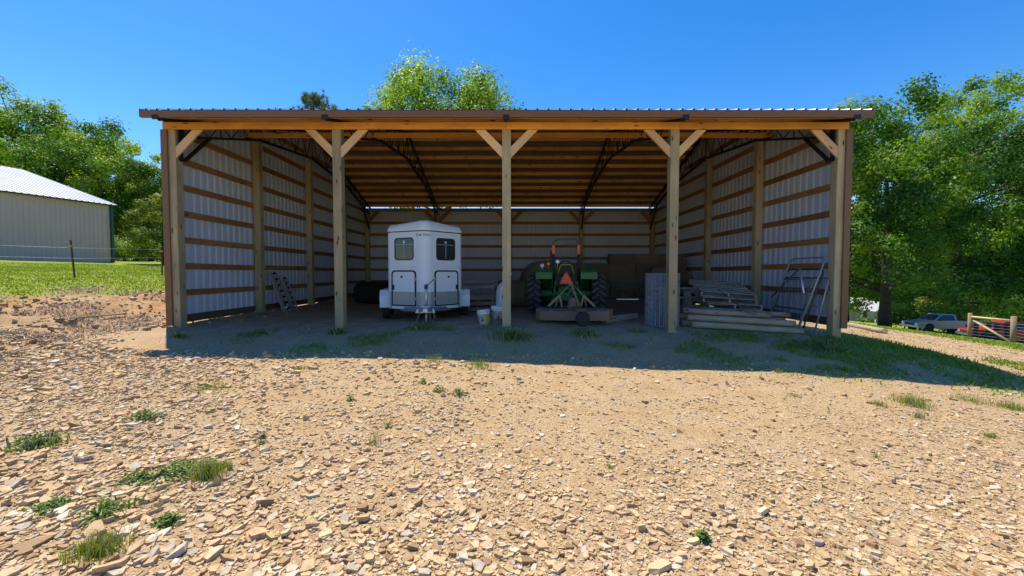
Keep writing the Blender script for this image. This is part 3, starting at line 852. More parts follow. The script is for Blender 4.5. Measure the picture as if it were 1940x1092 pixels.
px_tree("shrub", "small leafy shrub in front of the white house porch", 1640, 47, 603, .9, 1800, .16, M['leaf_r'], 45, GS, clumps=26, rc=.32, low=0, cat="shrub")
px_tree("shrub", "dark undergrowth bush between the grey building and the barn", 240, 36, 440, 3.6, 9000, .17, M['leaf_l'], 46, GS, clumps=40, rc=.3, low=0, cat="shrub")
px_tree("shrub", "leafy bush against the barn's left corner trim", 300, 34, 432, 2.8, 8000, .16, M['leaf_l'], 47, GS, clumps=40, rc=.3, low=0, cat="shrub")

def far_wood(pxs, d0, d1, h, n, leaf, mat, seed, label):
    rng = np.random.default_rng(seed); k = n
    px = pxs[0] + (pxs[1] - pxs[0]) * rng.random(k); d = d0 + (d1 - d0) * rng.random(k)
    x = (px - 971) * d / FPX; y = CY + d; top = h * (.55 + .6 * fnoise(x, y, .16, seed) + .25 * (fnoise(x, y, .6, seed + 1) - .5))
    z = gz(x, y, False) + top * rng.random(k) ** .8
    c = np.stack([x, y, z], 1); nr = unit(rng.normal(size=(k, 3)) * .6 + np.array([-.1, -.2, .6]))
    V, F3 = leafquads(c, leaf * (.6 + .8 * rng.random(k)), nr, rng, .75)
    t = .6 * fnoise(x * 1.0, z * 1.0 + y, .5, seed + 3) + .4 * rng.random(k)
    o = link("far_wood", mesh_np("far_wood", V, [(F3, 0)], [mat], tint=np.repeat(t, 4))); tag(o, label, "wood", kind="stuff")
far_wood((1500, 2300), 70, 92, 17, 34000, .8, M['leaf_r'], 61, "dark wood filling the view behind the big trees on the right")
far_wood((-300, 470), 58, 76, 9, 26000, .6, M['leaf_l'], 62, "dark wood behind the left lawn and the grey building")
# ------------------------------------------------------------------ grass, straw, gravel, stones
def blades(P, h, w, rng, lean=.5, tints=None):
    n = len(P); a = rng.random(n) * 6.283; d = np.stack([np.cos(a), np.sin(a), np.zeros(n)], 1)
    b = rng.random(n) * 6.283; L = np.stack([np.cos(b), np.sin(b), np.zeros(n)], 1) * (lean * rng.random(n))[:, None]
    h = h[:, None]; w = w[:, None]; up = np.array([0, 0, 1.0])
    m = P + (up * .6 + L * .35) * h; t = P + (up * (1 - .35 * lean * rng.random((n, 1))) + L) * h
    V = np.stack([P - d * w, P + d * w, m + d * w * .8, m - d * w * .8, t], 1).reshape(-1, 3)
    i = np.arange(n)[:, None] * 5
    tint = rng.random(n) if tints is None else tints
    return V, [(i + np.array([[0, 1, 2, 3]]), 0), (i + np.array([[3, 2, 4]]), 0)], np.repeat(np.clip(tint, 0, 1), 5)
def scatter(n, x0, x1, y0, y1, mask, rng):
    x = x0 + (x1 - x0) * rng.random(n); y = y0 + (y1 - y0) * rng.random(n)
    k = rng.random(n) < mask(x, y); x, y = x[k], y[k]
    return np.stack([x, y, gz(x, y) - .005], 1)
def stuff(name, parts, mats, label, cat):
    V = []; G = []; T = []; b = 0
    for v, g, t in parts:
        V.append(v); T.append(t); G += [(f + b, m) for f, m in g]; b += len(v)
    o = link(name, mesh_np(name, np.concatenate(V), G, mats, tint=np.concatenate(T)))
    return tag(o, label, cat, kind="stuff")
r = np.random.default_rng(3)
def gmask(P, f): return f
P1 = scatter(60000, -24, -8.4, -2, 14, lambda x, y: lawn_mask(x, y) * (.35 + .65 * (y < 8)), r)
stuff("lawn_grass", [blades(P1, .03 + .045 * r.random(len(P1)), .010 + .008 * r.random(len(P1)), r, .8, .35 + .6 * r.random(len(P1)) * fnoise(P1[:, 0], P1[:, 1], 1.3, 4) * 1.6)], [M['grass']], "short bright green lawn grass on the left bank below the grey building", "grass")
P2 = scatter(45000, 2.5, 13, -3.2, 6, lambda x, y: np.maximum(lawn_mask(x, y) * (x > 7.3), patch_mask(x, y)), r)
P2 = P2[~((P2[:, 0] < 7.3) & (P2[:, 1] > .25))]
P2b = scatter(9000, -6, 3, -2.4, .3, patch_mask, r)
P2 = np.concatenate([P2, P2b])
stuff("apron_grass", [blades(P2, .035 + .07 * r.random(len(P2)) ** 1.5, .006 + .006 * r.random(len(P2)), r, 1.0, r.random(len(P2)) * .45)], [M['grass']], "thin grass on the shaded ground in front of the barn's right side", "grass")
P3 = scatter(26000, 14, 30, -2, 20, lambda x, y: lawn_mask(x, y), r)
stuff("verge_grass", [blades(P3, .06 + .09 * r.random(len(P3)), .014 + .010 * r.random(len(P3)), r, .8, .2 + .7 * r.random(len(P3)))], [M['grass']], "grass verge beyond the dirt road on the right", "grass")
# dry straw and dead stalks on the bank
def bankm(x, y):
    return sstep(-7.7, -8.3, x) * (1 - lawn_mask(x, y)) * sstep(-5, -3, y) * sstep(.48, .60, fnoise(x, y, .8, 66)) 
P4 = scatter(34000, -13, -7.6, -5, 5, bankm, r)
P4b = scatter(3000, -7.8, -3, -4.5, -1.5, lambda x, y: sstep(.55, .7, fnoise(x, y, .9, 67)) * sstep(-4, -6.5, x), r)
P4 = np.concatenate([P4, P4b]); P4[:, 2] += .01
v4 = blades(P4, .03 + .06 * r.random(len(P4)), .004 + .006 * r.random(len(P4)), r, 2.8)
stuff("dry_straw", [v4], [M['straw']], "grey dead stalks and straw strewn over the clay bank at left", "straw")

def stones_np(c, rad, thick, rng, K=5):
    """flat angular shale chips"""
    n = len(c); a = (np.arange(K) + .75 * (rng.random((n, K)) - .5)) / K * 6.283
    rr = rad[:, None] * (.72 + .5 * rng.random((n, K))); el = (.5 + .5 * rng.random(n))[:, None]
    lx, ly = rr * np.cos(a), rr * np.sin(a) * el
    rot = rng.random(n) * 6.283; cr, sr = np.cos(rot)[:, None], np.sin(rot)[:, None]
    lx, ly = lx * cr - ly * sr, lx * sr + ly * cr
    tx = rng.normal(size=(n, 1)) * .2; ty = rng.normal(size=(n, 1)) * .2
    th = thick[:, None]; sc = .80 + .18 * rng.random((n, K))
    def ring(s, z): return np.stack([c[:, :1] + lx * s, c[:, 1:2] + ly * s, c[:, 2:3] + z + lx * s * tx + ly * s * ty], -1)
    B = ring(1.0, -.7 * th); T = ring(sc, th * (.55 + .25 * rng.random((n, K))))
    V = np.concatenate([B, T], 1).reshape(-1, 3); i = np.arange(n)[:, None] * 2 * K
    k = np.arange(K); k2 = (k + 1) % K
    q = np.stack([k, k2, K + k2, K + k], 1)
    G = [((i[:, None] + q[None]).reshape(-1, 4), 0), (i + (K + k)[None], 0)]
    return V, G, np.repeat(rng.random(n), 2 * K)
def fan(n, d0, d1, rng, xmax=1.36):
    d = np.sqrt(d0 ** 2 + (d1 ** 2 - d0 ** 2) * rng.random(n)); x = (rng.random(n) * 2 - 1) * xmax * d
    return x, CY + d
rs = np.random.default_rng(12)
dd_ = 1.85 + 5.8 * rs.random(118000) ** 1.12; x = (rs.random(118000) * 2 - 1) * 1.36 * dd_; y = CY + dd_
sandy = sstep(4.2, 5.8, dd_ + .9 * (fnoise(x, y, .7, 72) - .5)) * sstep(-5.0, -3.2, x)
dens = (.55 + .45 * sstep(.36, .52, fnoise(x, y, .9, 71))) * (1 - .72 * sandy)
k = (rs.random(len(x)) < dens) & ~((np.abs(x) < 7.2) & (y > -1.9)); x, y = x[k], y[k]
rad = np.clip(np.exp(rs.normal(np.log(.0094), .60, len(x))), .005, .045) * (1 + .18 * sstep(-.5, -3.0, x)) * (1 + .25 * sstep(4.2, 2.4, y - CY)) * (1 + .5 * sstep(4.0, 7.0, y - CY)) * (1 - .18 * sstep(-.8, .6, x))
thk = rad * (.30 + .50 * rs.random(len(x)))
pr1 = stones_np(np.stack([x, y, gz(x, y) + (fnoise(x, y, 2.4, 90) - .5) * .05], 1), rad, thk, rs)
xb = -13 + 5.4 * rs.random(2600); yb = -5 + 9 * rs.random(2600); kb = rs.random(2600) > lawn_mask(xb, yb); xb, yb = xb[kb], yb[kb]
rb = np.clip(np.exp(rs.normal(np.log(.02), .5, len(xb))), .008, .07)
pr2 = stones_np(np.stack([xb, yb, gz(xb, yb) + (fnoise(xb, yb, 2.4, 90) - .5) * .05], 1), rb, rb * .6, rs)
xc = 9 + 11 * rs.random(9000); yc = -3 + 14 * rs.random(9000); kc = rs.random(9000) > lawn_mask(xc, yc); xc, yc = xc[kc], yc[kc]
rc_ = np.clip(np.exp(rs.normal(np.log(.018), .4, len(xc))), .008, .06)
pr3 = stones_np(np.stack([xc, yc, gz(xc, yc) + (fnoise(xc, yc, 2.4, 90) - .5) * .05], 1), rc_, rc_ * .5, rs)
xd = -7 + 14 * rs.random(5000); yd = -2.0 + 3.2 * rs.random(5000)
rd = np.clip(np.exp(rs.normal(np.log(.009), .4, len(xd))), .005, .03)
pr4 = stones_np(np.stack([xd, yd, gz(xd, yd) + (fnoise(xd, yd, 2.4, 90) - .5) * .04], 1), rd, rd * .5, rs)
nc = 5200; xe = -13 + 6.6 * rs.random(nc); ye = -4.6 + 8.6 * rs.random(nc)
ke = (rs.random(nc) > lawn_mask(xe, ye) * 1.2) & (rs.random(nc) < sstep(-6.4, -7.8, xe) * sstep(.36, .56, fnoise(xe, ye, 1.1, 88))); xe, ye = xe[ke], ye[ke]
re_ = np.clip(np.exp(rs.normal(np.log(.024), .55, len(xe))), .01, .10)
ve = stones_np(np.stack([xe, ye, gz(xe, ye) + (fnoise(xe, ye, 2.4, 90) - .5) * .05], 1), re_, re_ * (.6 + .5 * rs.random(len(xe))), rs)
stuff("dirt_clods", [ve], [M['clod']], "reddish brown clods and broken turf strewn over the left bank", "soil")
stuff("gravel", [pr1, pr2, pr3, pr4], [M['gravel']], "tan and pinkish broken shale gravel covering the yard", "gravel")
# the larger stones, one by one
variants = []
for i in range(14):
    v, g, t = stones_np(np.zeros((1, 3)), np.array([1.0]), np.array([.26 + .3 * rs.random()]), rs, 6)
    variants.append(mesh_np("stone", v, g, [M['stone']]))
def put_stone(px, py, rpx):
    h = hit(px, py); d = h[1] - CY; s = rpx * .85 * d / FPX
    o = link("stone", random.choice(variants), ground)
    o.location = (h[0], h[1], gz1(h[0], h[1]) + s * .12); o.scale = (s, s * random.uniform(.7, 1), s * random.uniform(.7, 1.1))
    o.rotation_euler = (random.gauss(0, .12), random.gauss(0, .12), random.uniform(0, 6.28))
named = [(60, 1040, 34), (220, 1075, 36), (1250, 1078, 34), (1345, 915, 17), (1060, 960, 15), (925, 1042, 17), (830, 980, 16), (690, 985, 18), (978, 922, 14), (1445, 972, 17), (1150, 905, 13), (620, 868, 13), (470, 905, 14), (150, 720, 9), (90, 738, 12), (330, 738, 8), (1880, 930, 22), (1515, 1035, 16), (1590, 985, 14), (540, 1065, 20), (700, 1065, 17), (1090, 860, 10), (1500, 812, 9), (1848, 836, 13), (1360, 1060, 18), (790, 1050, 14), (1040, 1005, 13), (1128, 1025, 14), (290, 945, 15), (250, 870, 12), (170, 870, 13), (1740, 880, 10), (1640, 1000, 15), (1900, 1040, 24)]
for q in named: put_stone(*q)
for i in range(262):
    t = random.random() ** .75
    py = 1088 - 300 * (1 - t) if random.random() < .75 else random.uniform(720, 900)
    px = random.uniform(5, 1935)
    if random.random() < .35: px = random.uniform(5, 900)
    put_stone(px, py, (6 + 12 * random.random() ** 2) * (.45 + .75 * (py - 650) / 440))

# ------------------------------------------------------------------ horse trailer
def wheel(root, c, r, w, rim_m, name="wheel", axis=(1, 0, 0), rimr=.58, n=28):
    t = MB(); t.lathe([(-w / 2, r * .62), (-w / 2, r * .93), (-w * .36, r), (w * .36, r), (w / 2, r * .93), (w / 2, r * .62)], c, axis, n)
    o = t.build(name, M['rubber'], root)
    q = MB(); q.lathe([(-w * .42, r * .3), (-w * .42, r * .64), (w * .42, r * .64), (w * .42, r * .3)], c, axis, 20)
    q.lathe([(-w * .47, r * .12), (-w * .5, r * .2), (w * .5, r * .2), (w * .47, r * .12)], c, axis, 12)
    q.build("rim", rim_m, o)
    return o
def horse_trailer():
    a = math.radians(11.5); X, Y = -2.18, 1.28
    r = empty("horse_trailer", (X, Y, gz1(X - .3, Y + 1.2) - .02), a, "white two-horse trailer with V-shaped nose parked in the barn's second bay", "horse trailer")
    hw, nd, Lb, zb, zc, zt = .95, .60, 3.7, .345, 2.335, 2.53
    arc = [(-.21, .10), (-.14, .045), (-.07, .012), (0, 0), (.07, .012), (.14, .045), (.21, .10)]
    plan = [(-hw, Lb), (-hw, nd + .06), (-hw + .04, nd)] + arc + [(hw - .04, nd), (hw, nd + .06), (hw, Lb)]
    def loft(mb, levels, cap=True, m=0):
        rg = [mb.pts([f(p) for p in plan]) for f in levels]; n = len(plan)
        for i in range(len(rg) - 1):
            for k in range(n):
                j = (k + 1) % n; mb.face((rg[i] + k, rg[i] + j, rg[i + 1] + j, rg[i + 1] + k), m)
        if cap: mb.face([rg[-1] + k for k in range(n)], m); mb.face([rg[0] + k for k in range(n)][::-1], m)
    b = MB(); loft(b, [lambda p: (p[0], p[1], zb), lambda p: (p[0], p[1], zc - .004)])
    body = b.build("body", M['white'], r)
    cy = 1.9
    def lv(s, z, cr):
        return lambda p: (p[0] * (1 - s / hw), nd + (p[1] - nd) * (1 - s / 2.2) if p[1] > nd else p[1] + s * .55, z + cr * (1 - (p[0] / hw) ** 2))
    t = MB(); loft(t, [lv(-.012, zc + .004, 0), lv(-.012, zc + .07, .0), lv(.03, zc + .14, .02), lv(.10, zc + .185, .045), lv(.22, zc + .205, .065), lv(.6, zc + .21, .07)])
    t.build("roof", M['white'], r)
    t = MB(); loft(t, [lambda p: (p[0] * 1.016, p[1] - .008, zc - .016), lambda p: (p[0] * 1.016, p[1] - .008, zc + .008)]); t.build("roof_seam", M['seal'], r)
    # frames of the two slanted nose faces; u runs from the outer corner to the nose
    for s in (-1, 1):
        A = Vector((s * (hw - .04), nd, 0)); B = Vector((s * .21, .10, 0)); U = (B - A).normalized(); L = (B - A).length
        Nn = Vector((U.y, -U.x, 0)); 
        if Nn.y > 0: Nn = -Nn
        Z = Vector((0, 0, 1))
        def org(u, z, off): return A + U * (u * L) + Z * z + Nn * off
        # window: rubber gasket, pane, sash bars
        ua, ub = (.20, .90) if s < 0 else (.20, .91)
        w, h = (ub - ua) * L, .57; c = org((ua + ub) / 2, 1.885, .001)
        m = MB(); m.ring(rrect(w + .03, h + .03, .10), rrect(w + .006, h + .006, .09), c, U, Z, Nn * .006); tr = m.build("window_trim", M['white'], r)
        m = MB(); m.prism(rrect(w, h, .09), c, U, Z, Nn * .004); win = m.build("window", M['glass'], r)
        m = MB(); m.ring(rrect(w + .005, h + .005, .09), rrect(w - .045, h - .045, .07), c, U, Z, Nn * .013); m.build("gasket", M['seal'], win)
        m = MB(); m.prism([(-w / 2 + .03, -.009), (w / 2 - .03, -.009), (w / 2 - .03, .009), (-w / 2 + .03, .009)], org((ua + ub) / 2, 2.0, .005), U, Z, Nn * .006)
        m.prism([(-.012, -.24), (.012, -.24), (.012, .11), (-.012, .11)], org((ua + ub) / 2, 1.885, .0052), U, Z, Nn * .006); m.build("sash", M['steel'], win)
        m = MB(); m.prism([(-.035, -.03), (.035, -.03), (.035, .035), (-.035, .035)], org((ua + ub) / 2, 2.06, .005), U, Z, Nn * .004); m.build("sticker", M['alu'], win)
        # compartment door
        dw, dh = .90 * L, .92; dc = org(.53, .88, .001)
        m = MB(); m.ring(rrect(dw, dh, .10, rb=.02), rrect(dw - .075, dh - .075, .075, rb=.012), dc, U, Z, Nn * .022); m.build("door_seal", M['seal'], r)
        m = MB(); m.prism(rrect(dw - .07, dh - .07, .075, rb=.012), dc, U, Z, Nn * .014); door = m.build("door", M['white'], r)
        m = MB(); m.prism([(-dw / 2 + .05, -dh / 2 + .045), (dw / 2 - .05, -dh / 2 + .045), (dw / 2 - .05, -.09), (-dw / 2 + .05, -.09)], dc + Nn * .0145, U, Z, Nn * .003); m.build("kick_plate", M['guard'], door)
        m = MB(); m.prism(rrect(.075, .13, .01, 2), org(.14, .90, .016), U, Z, Nn * .02); m.build("latch", M['seal'], door)
        m = MB(); m.prism(rrect(.06, .05, .02, 3), org(.46, 1.17, .016), U, Z, Nn * .012); m.build("lock", M['seal'], door)
        for hz in (.62, 1.12):
            m = MB(); m.prism(rrect(.05, .075, .008, 2), org(.955, hz, .016), U, Z, Nn * .012); m.build("hinge", M['steel'], door)
        # riveted panel seam above the doors
        m = MB(); m.prism([(.01 * L, 1.425), (.99 * L, 1.425), (.99 * L, 1.437), (.01 * L, 1.437)], A + Nn * .001, U, Z, Nn * .004); m.build("seam", M['alu'], r)
        # gravel guard strips beside the door, and marker light
        m = MB(); m.prism([(0.004 * L, zb + .004), (.07 * L, zb + .004), (.07 * L, .79), (0.004 * L, .79)], A + Nn * .001, U, Z, Nn * .003); m.build("gravel_guard", M['guard'], r)
        m = MB(); m.box((s * (hw + .012), nd + .10, 1.60), (.03, .07, .045)); m.build("marker_light", M['red_lens'], r)
    m = MB(); n0 = len(arc)
    a0 = m.pts([(p[0] * 1.01, p[1] - .004, zb + .004) for p in arc]); b0 = m.pts([(p[0] * 1.01, p[1] - .004, .79) for p in arc])
    for k in range(n0 - 1): m.face((a0 + k, a0 + k + 1, b0 + k + 1, b0 + k))
    m.build("gravel_guard", M['guard'], r)
    # rivet lines down the nose cap
    m = MB()
    for s in (-1, 1):
        for k in range(26): m.box((s * .235, .112, .84 + .057 * k), (.009, .009, .009))
    m.build("rivets", M['steel'], r)
    # maker's script, mostly worn away
    cu = bpy.data.curves.new("maker_script", 'FONT'); cu.body = "Cot Nmmn"; cu.size = .095; cu.extrude = .001; cu.align_x = 'CENTER'; cu.shear = .2
    to = bpy.data.objects.new("maker_script_tmp", cu); col.objects.link(to)
    me = bpy.data.meshes.new_from_object(to.evaluated_get(bpy.context.evaluated_depsgraph_get())); bpy.data.objects.remove(to)
    me.materials.clear(); me.materials.append(M['ink']); me.name = "lettering"
    vv = np.zeros(len(me.vertices) * 3, np.float32); me.vertices.foreach_get("co", vv); vv = vv.reshape(-1, 3)
    xs = vv[:, 0].copy(); vv[:, 1] = np.where(True, vv[:, 1], 0); zz = vv[:, 1].copy(); pr = vv[:, 2].copy()
    yy = np.interp(np.abs(xs), [0, .07, .14, .21, .91], [0, .012, .045, .10, .60])
    out = np.stack([xs - .01, yy - .006 - pr, zz + 2.20], 1); me.vertices.foreach_set("co", out.astype(np.float32).ravel()); me.update()
    link("lettering", me, r)
    # fenders and wheels
    for s in (-1, 1):
        f = MB(); y0, y1, x0, x1 = .95, 2.85, hw, hw + .26
        prof = [(y0, .34), (y0, .66), (y0 + .12, .80), (y1 - .12, .80), (y1, .66), (y1, .34)]
        for k in range(5):
            (ya, za), (yb, zb2) = prof[k], prof[k + 1]
            f.bar((s * (x0 + x1) / 2, ya, za), (s * (x0 + x1) / 2, yb, zb2), .012 if k in (2,) else .012, x1 - x0, up=(0, -1, 0) if k in (0, 4) else (0, 0, 1))
        f.prism([(y0, .52), (y0, .66), (y0 + .12, .80), (y1 - .12, .80), (y1, .66), (y1, .52)], (s * x1 - .004, 0, 0), (0, 1, 0), (0, 0, 1), (.008, 0, 0))
        f.build("fender", M['white'], r)
        for yw in (1.47, 2.33): wheel(r, (s * (hw + .12), yw, .335), .335, .20, M['steel'])
    # tongue, coupler, jack, chains
    t = MB()
    for s in (-1, 1): t.bar((s * .62, .55, .33), (s * .05, -.62, .40), .10, .06)
    t.bar((0, .3, .36), (0, -.7, .40), .10, .09); t.build("tongue", M['guard'], r)
    c = MB(); c.prism([(-.24, 0), (.24, 0), (.20, .10), (.08, .17), (-.08, .17), (-.20, .10)], (0, -.40, .30), (1, 0, 0), (0, 0, 1), (0, -.05, 0)); c.box((0, -.78, .40), (.11, .22, .10)); c.build("coupler", M['alu'], r, bevel=.01)
    j = MB(); j.tube([(0.02, -.30, .06), (0.02, -.30, .32)], .028, 12); j.tube([(0.02, -.30, .32), (0.02, -.30, 1.0)], .036, 12); j.lathe([(0, .09), (.03, .09)], (0.02, -.30, .02), (0, 0, 1), 16); j.build("jack", M['alu'], r)
    j = MB(); j.box((.02, -.30, .93), (.09, .09, .08)); j.tube([(.02, -.33, .94), (.10, -.36, 1.02), (.19, -.36, 1.10)], .010, 6); j.lathe([(-.02, .02), (.03, .02)], (.19, -.36, 1.10), (0, 1, 0), 8); j.build("jack_crank", M['seal'], r)
    j = MB()
    for k in range(12):
        q = k / 11; j.tube([Vector((-.12 - .10 * q, -.5 + .05 * q, .36 - .28 * q)) + Vector((.012 * math.cos(w), .006 * (k % 2) * math.cos(w), .016 * math.sin(w))) for w in [6.283 * i / 6 for i in range(6)]], .004, 4, close=True)
    j.tube([(.10, -.5, .36), (.20, -.52, .30), (.22, -.52, .16), (.12, -.52, .12), (.10, -.5, .26), (.16, -.5, .40)], .007, 6); j.build("safety_chain", M['steel'], r)
horse_trailer()

# ------------------------------------------------------------------ tractor, seen from behind
M['rops'] = paint("grey_roll_bar", (.10, .10, .095), .55, dirt=.4)
M['lug'] = paint("dusty_tyre_lugs", (.085, .085, .088), .85, dirt=.5, dirtc=(.16, .13, .10), scale=8)
def tractor():
    X, Y = 1.57, 2.95; a = -math.radians(6)
    r = empty("tractor", (X, Y, gz1(X, Y) - .01), a, "green farm tractor seen from behind with folding roll bar and orange triangle", "tractor")
    R, w, tx = .61, .36, .90
    for s in (-1, 1):
        t = MB(); t.lathe([(-w / 2, R * .60), (-w / 2 - .01, R * .80), (-w * .44, R * .93), (-w * .2, R * .95), (w * .2, R * .95), (w * .44, R * .93), (w / 2 + .01, R * .80), (w / 2, R * .60)], (s * tx, 0, R), (1, 0, 0), 36)
        for k in range(20):
            for q in (-1, 1):
                th = 2 * math.pi * (k + (.5 if q > 0 else 0)) / 20
                p0 = Vector((s * tx + q * .01, math.cos(th) * R * .975, R + math.sin(th) * R * .975)); th2 = th + .20
                p1 = Vector((s * tx + q * w * .50, math.cos(th2) * R * .95, R + math.sin(th2) * R * .95))
                t.bar(p0, p1, .055, .045, 1, up=Vector((0, math.cos(th), math.sin(th))))
        o = t.build("rear_wheel", [M['rubber'], M['lug']], r)
        q = MB(); q.lathe([(-.10, .1), (-.12, .36), (-.15, .385), (.15, .385), (.12, .36), (.10, .1)], (s * tx, 0, R), (1, 0, 0), 28); q.build("rim", M['yellow'], o)
        wheel(r, (s * .72, 1.95, .38), .38, .24, M['yellow'], "front_wheel")
        f = MB()                                              # fender: arched sheet over the tyre, flat rolled top
        prof = [(-.60, 1.06), (-.52, 1.22), (-.35, 1.30), (.15, 1.33), (.42, 1.22), (.58, 1.0), (.64, .75)]
        for (ya, za), (yb, zb) in zip(prof[:-1], prof[1:]): f.bar((s * .62, ya, za), (s * .62, yb, zb), .02, .46)
        f.box((s * .62, -.615, 1.13), (.46, .03, .19)); f.prism(prof + [(.4, .7), (-.3, .8)], (s * .40, 0, 0), (0, 1, 0), (0, 0, 1), (.02, 0, 0))
        f.build("fender", M['green'], r, bevel=.012)
        b = MB(); b.tube([(s * .36, -.12, .62), (s * .36, -.12, 1.72)], .036, 10); b.box((s * .36, -.12, 1.50), (.12, .11, .05)); b.box((s * .36, -.12, 1.62), (.12, .11, .04)); b.build("roll_bar_post", M['black'], r)
        b = MB(); b.box((s * .36, -.165, 1.885), (.075, .012, .25)); b.build("reflector_strip", M['smv_o'], r)
    b = MB(); arc = [(-.36, -.12, 1.70), (-.36, -.12, 2.05)] + [(-.36 + .14 - .14 * math.cos(t), -.12, 2.05 + .13 * math.sin(t)) for t in (.4, .8, 1.2, 1.57)] + [(.36 - .14 + .14 * math.cos(t), -.12, 2.05 + .13 * math.sin(t)) for t in (1.57, 1.2, .8, .4)] + [(.36, -.12, 2.05), (.36, -.12, 1.70)]
    b.tube(arc, .028, 10); b.build("roll_bar", M['rops'], r)
    h = MB(); h.box((0, .25, .66), (.42, 1.1, .42)); h.tube([(-.74, 0, R), (.74, 0, R)], .11, 14); h.box((0, -.33, .62), (.34, .12, .40)); h.tube([(0, -.40, .58), (0, -.52, .58)], .045, 10)
    h.build("rear_axle", M['green'], r, bevel=.02)
    h = MB(); h.prism(rrect(.62, .55, .12), (0, .9, 1.02), (1, 0, 0), (0, 0, 1), (0, 1.45, 0)); h.build("hood", M['green'], r)
    h = MB(); h.box((0, -.38, .98), (.62, .05, .30)); h.box((0, .1, .80), (.9, .8, .05)); h.build("rear_panel", M['black'], r, bevel=.01)
    s = MB(); s.prism(rrect(.46, .14, .05), (0, -.20, 1.10), (1, 0, 0), (0, 0, 1), (0, .42, 0)); s.prism([(-.23, 0), (.23, 0), (.16, .26), (.13, .29), (-.13, .29), (-.16, .26)], (0, -.26, 1.14), (1, 0, 0), (0, 0, 1), (0, .09, 0)); seat = s.build("seat", M['black'], r, bevel=.02)
    s = MB(); s.tube([(-.235, -.27, 1.14), (-.165, -.27, 1.405), (-.13, -.27, 1.44), (.13, -.27, 1.44), (.165, -.27, 1.405), (.235, -.27, 1.14)], .014, 6); s.build("piping", M['yellow'], seat)
    # steering wheel, exhaust, lamps
    s = MB(); s.tube([(0 + .19 * math.cos(t), .42 + .06 * math.sin(t), 1.42 + .15 * math.sin(t)) for t in [6.283 * k / 20 for k in range(20)]], .014, 6, close=True); s.tube([(0, .42, 1.42), (0, .62, 1.15)], .03, 8); s.build("steering_wheel", M['black'], r)
    s = MB(); s.tube([(-.44, 1.0, 1.0), (-.44, 1.0, 1.92)], .03, 10); s.build("exhaust_pipe", M['rust'], r)
    for px_, z, m, rad in ((-.50, 1.47, 'amber', .05), (-.68, 1.42, 'bluewhite', .06), (-.24, 1.53, 'alu', .065)):
        s = MB(); s.lathe([(0, rad * .6), (-.02, rad), (-.06, rad), (-.075, rad * .7)], (px_, -.20, z), (0, 1, 0), 14); s.tube([(px_, -.18, z - .01), (px_, -.14, 1.28)], .010, 5); s.build("lamp", M[m], r)
    # slow-vehicle triangle: red border, orange centre
    def tri(k): return [(-.20 * k, -.115 * k), (-.18 * k, -.15 * k), (.18 * k, -.15 * k), (.20 * k, -.115 * k), (.03 * k, .20 * k), (-.03 * k, .20 * k)]
    s = MB(); s.prism(tri(1.0), (0, -.50, 1.04), (1, 0, 0), (0, 0, 1), (0, .006, 0)); e = s.build("warning_triangle", M['smv_r'], r)
    s = MB(); s.prism(tri(.80), (0, -.503, 1.035), (1, 0, 0), (0, 0, 1), (0, .002, 0)); s.build("triangle_centre", M['smv_o'], e)
    # lift arms, top link, hoses
    s = MB()
    for q in (-1, 1):
        s.bar((q * .26, -.30, .52), (q * .40, -1.0, .46), .07, .03); s.bar((q * .22, -.36, .92), (q * .30, -.72, .94), .06, .04); s.tube([(q * .30, -.72, .94), (q * .36, -.72, .50)], .018, 8)
    s.build("lift_arms", M['green'], r)
    s = MB(); s.tube([(0, -.40, .84), (.0, -.95, .80)], .022, 8); s.build("top_link", M['steel'], r)
    s = MB()
    for q in range(5): s.tube([(-.16 + .07 * q, -.40, .90), (-.18 + .08 * q, -.50, .84 + .02 * (q % 2)), (-.12 + .05 * q, -.46, .72), (-.05 + .02 * q, -.38, .66)], .011, 6)
    s.build("hydraulic_hoses", M['black'], r)
tractor()
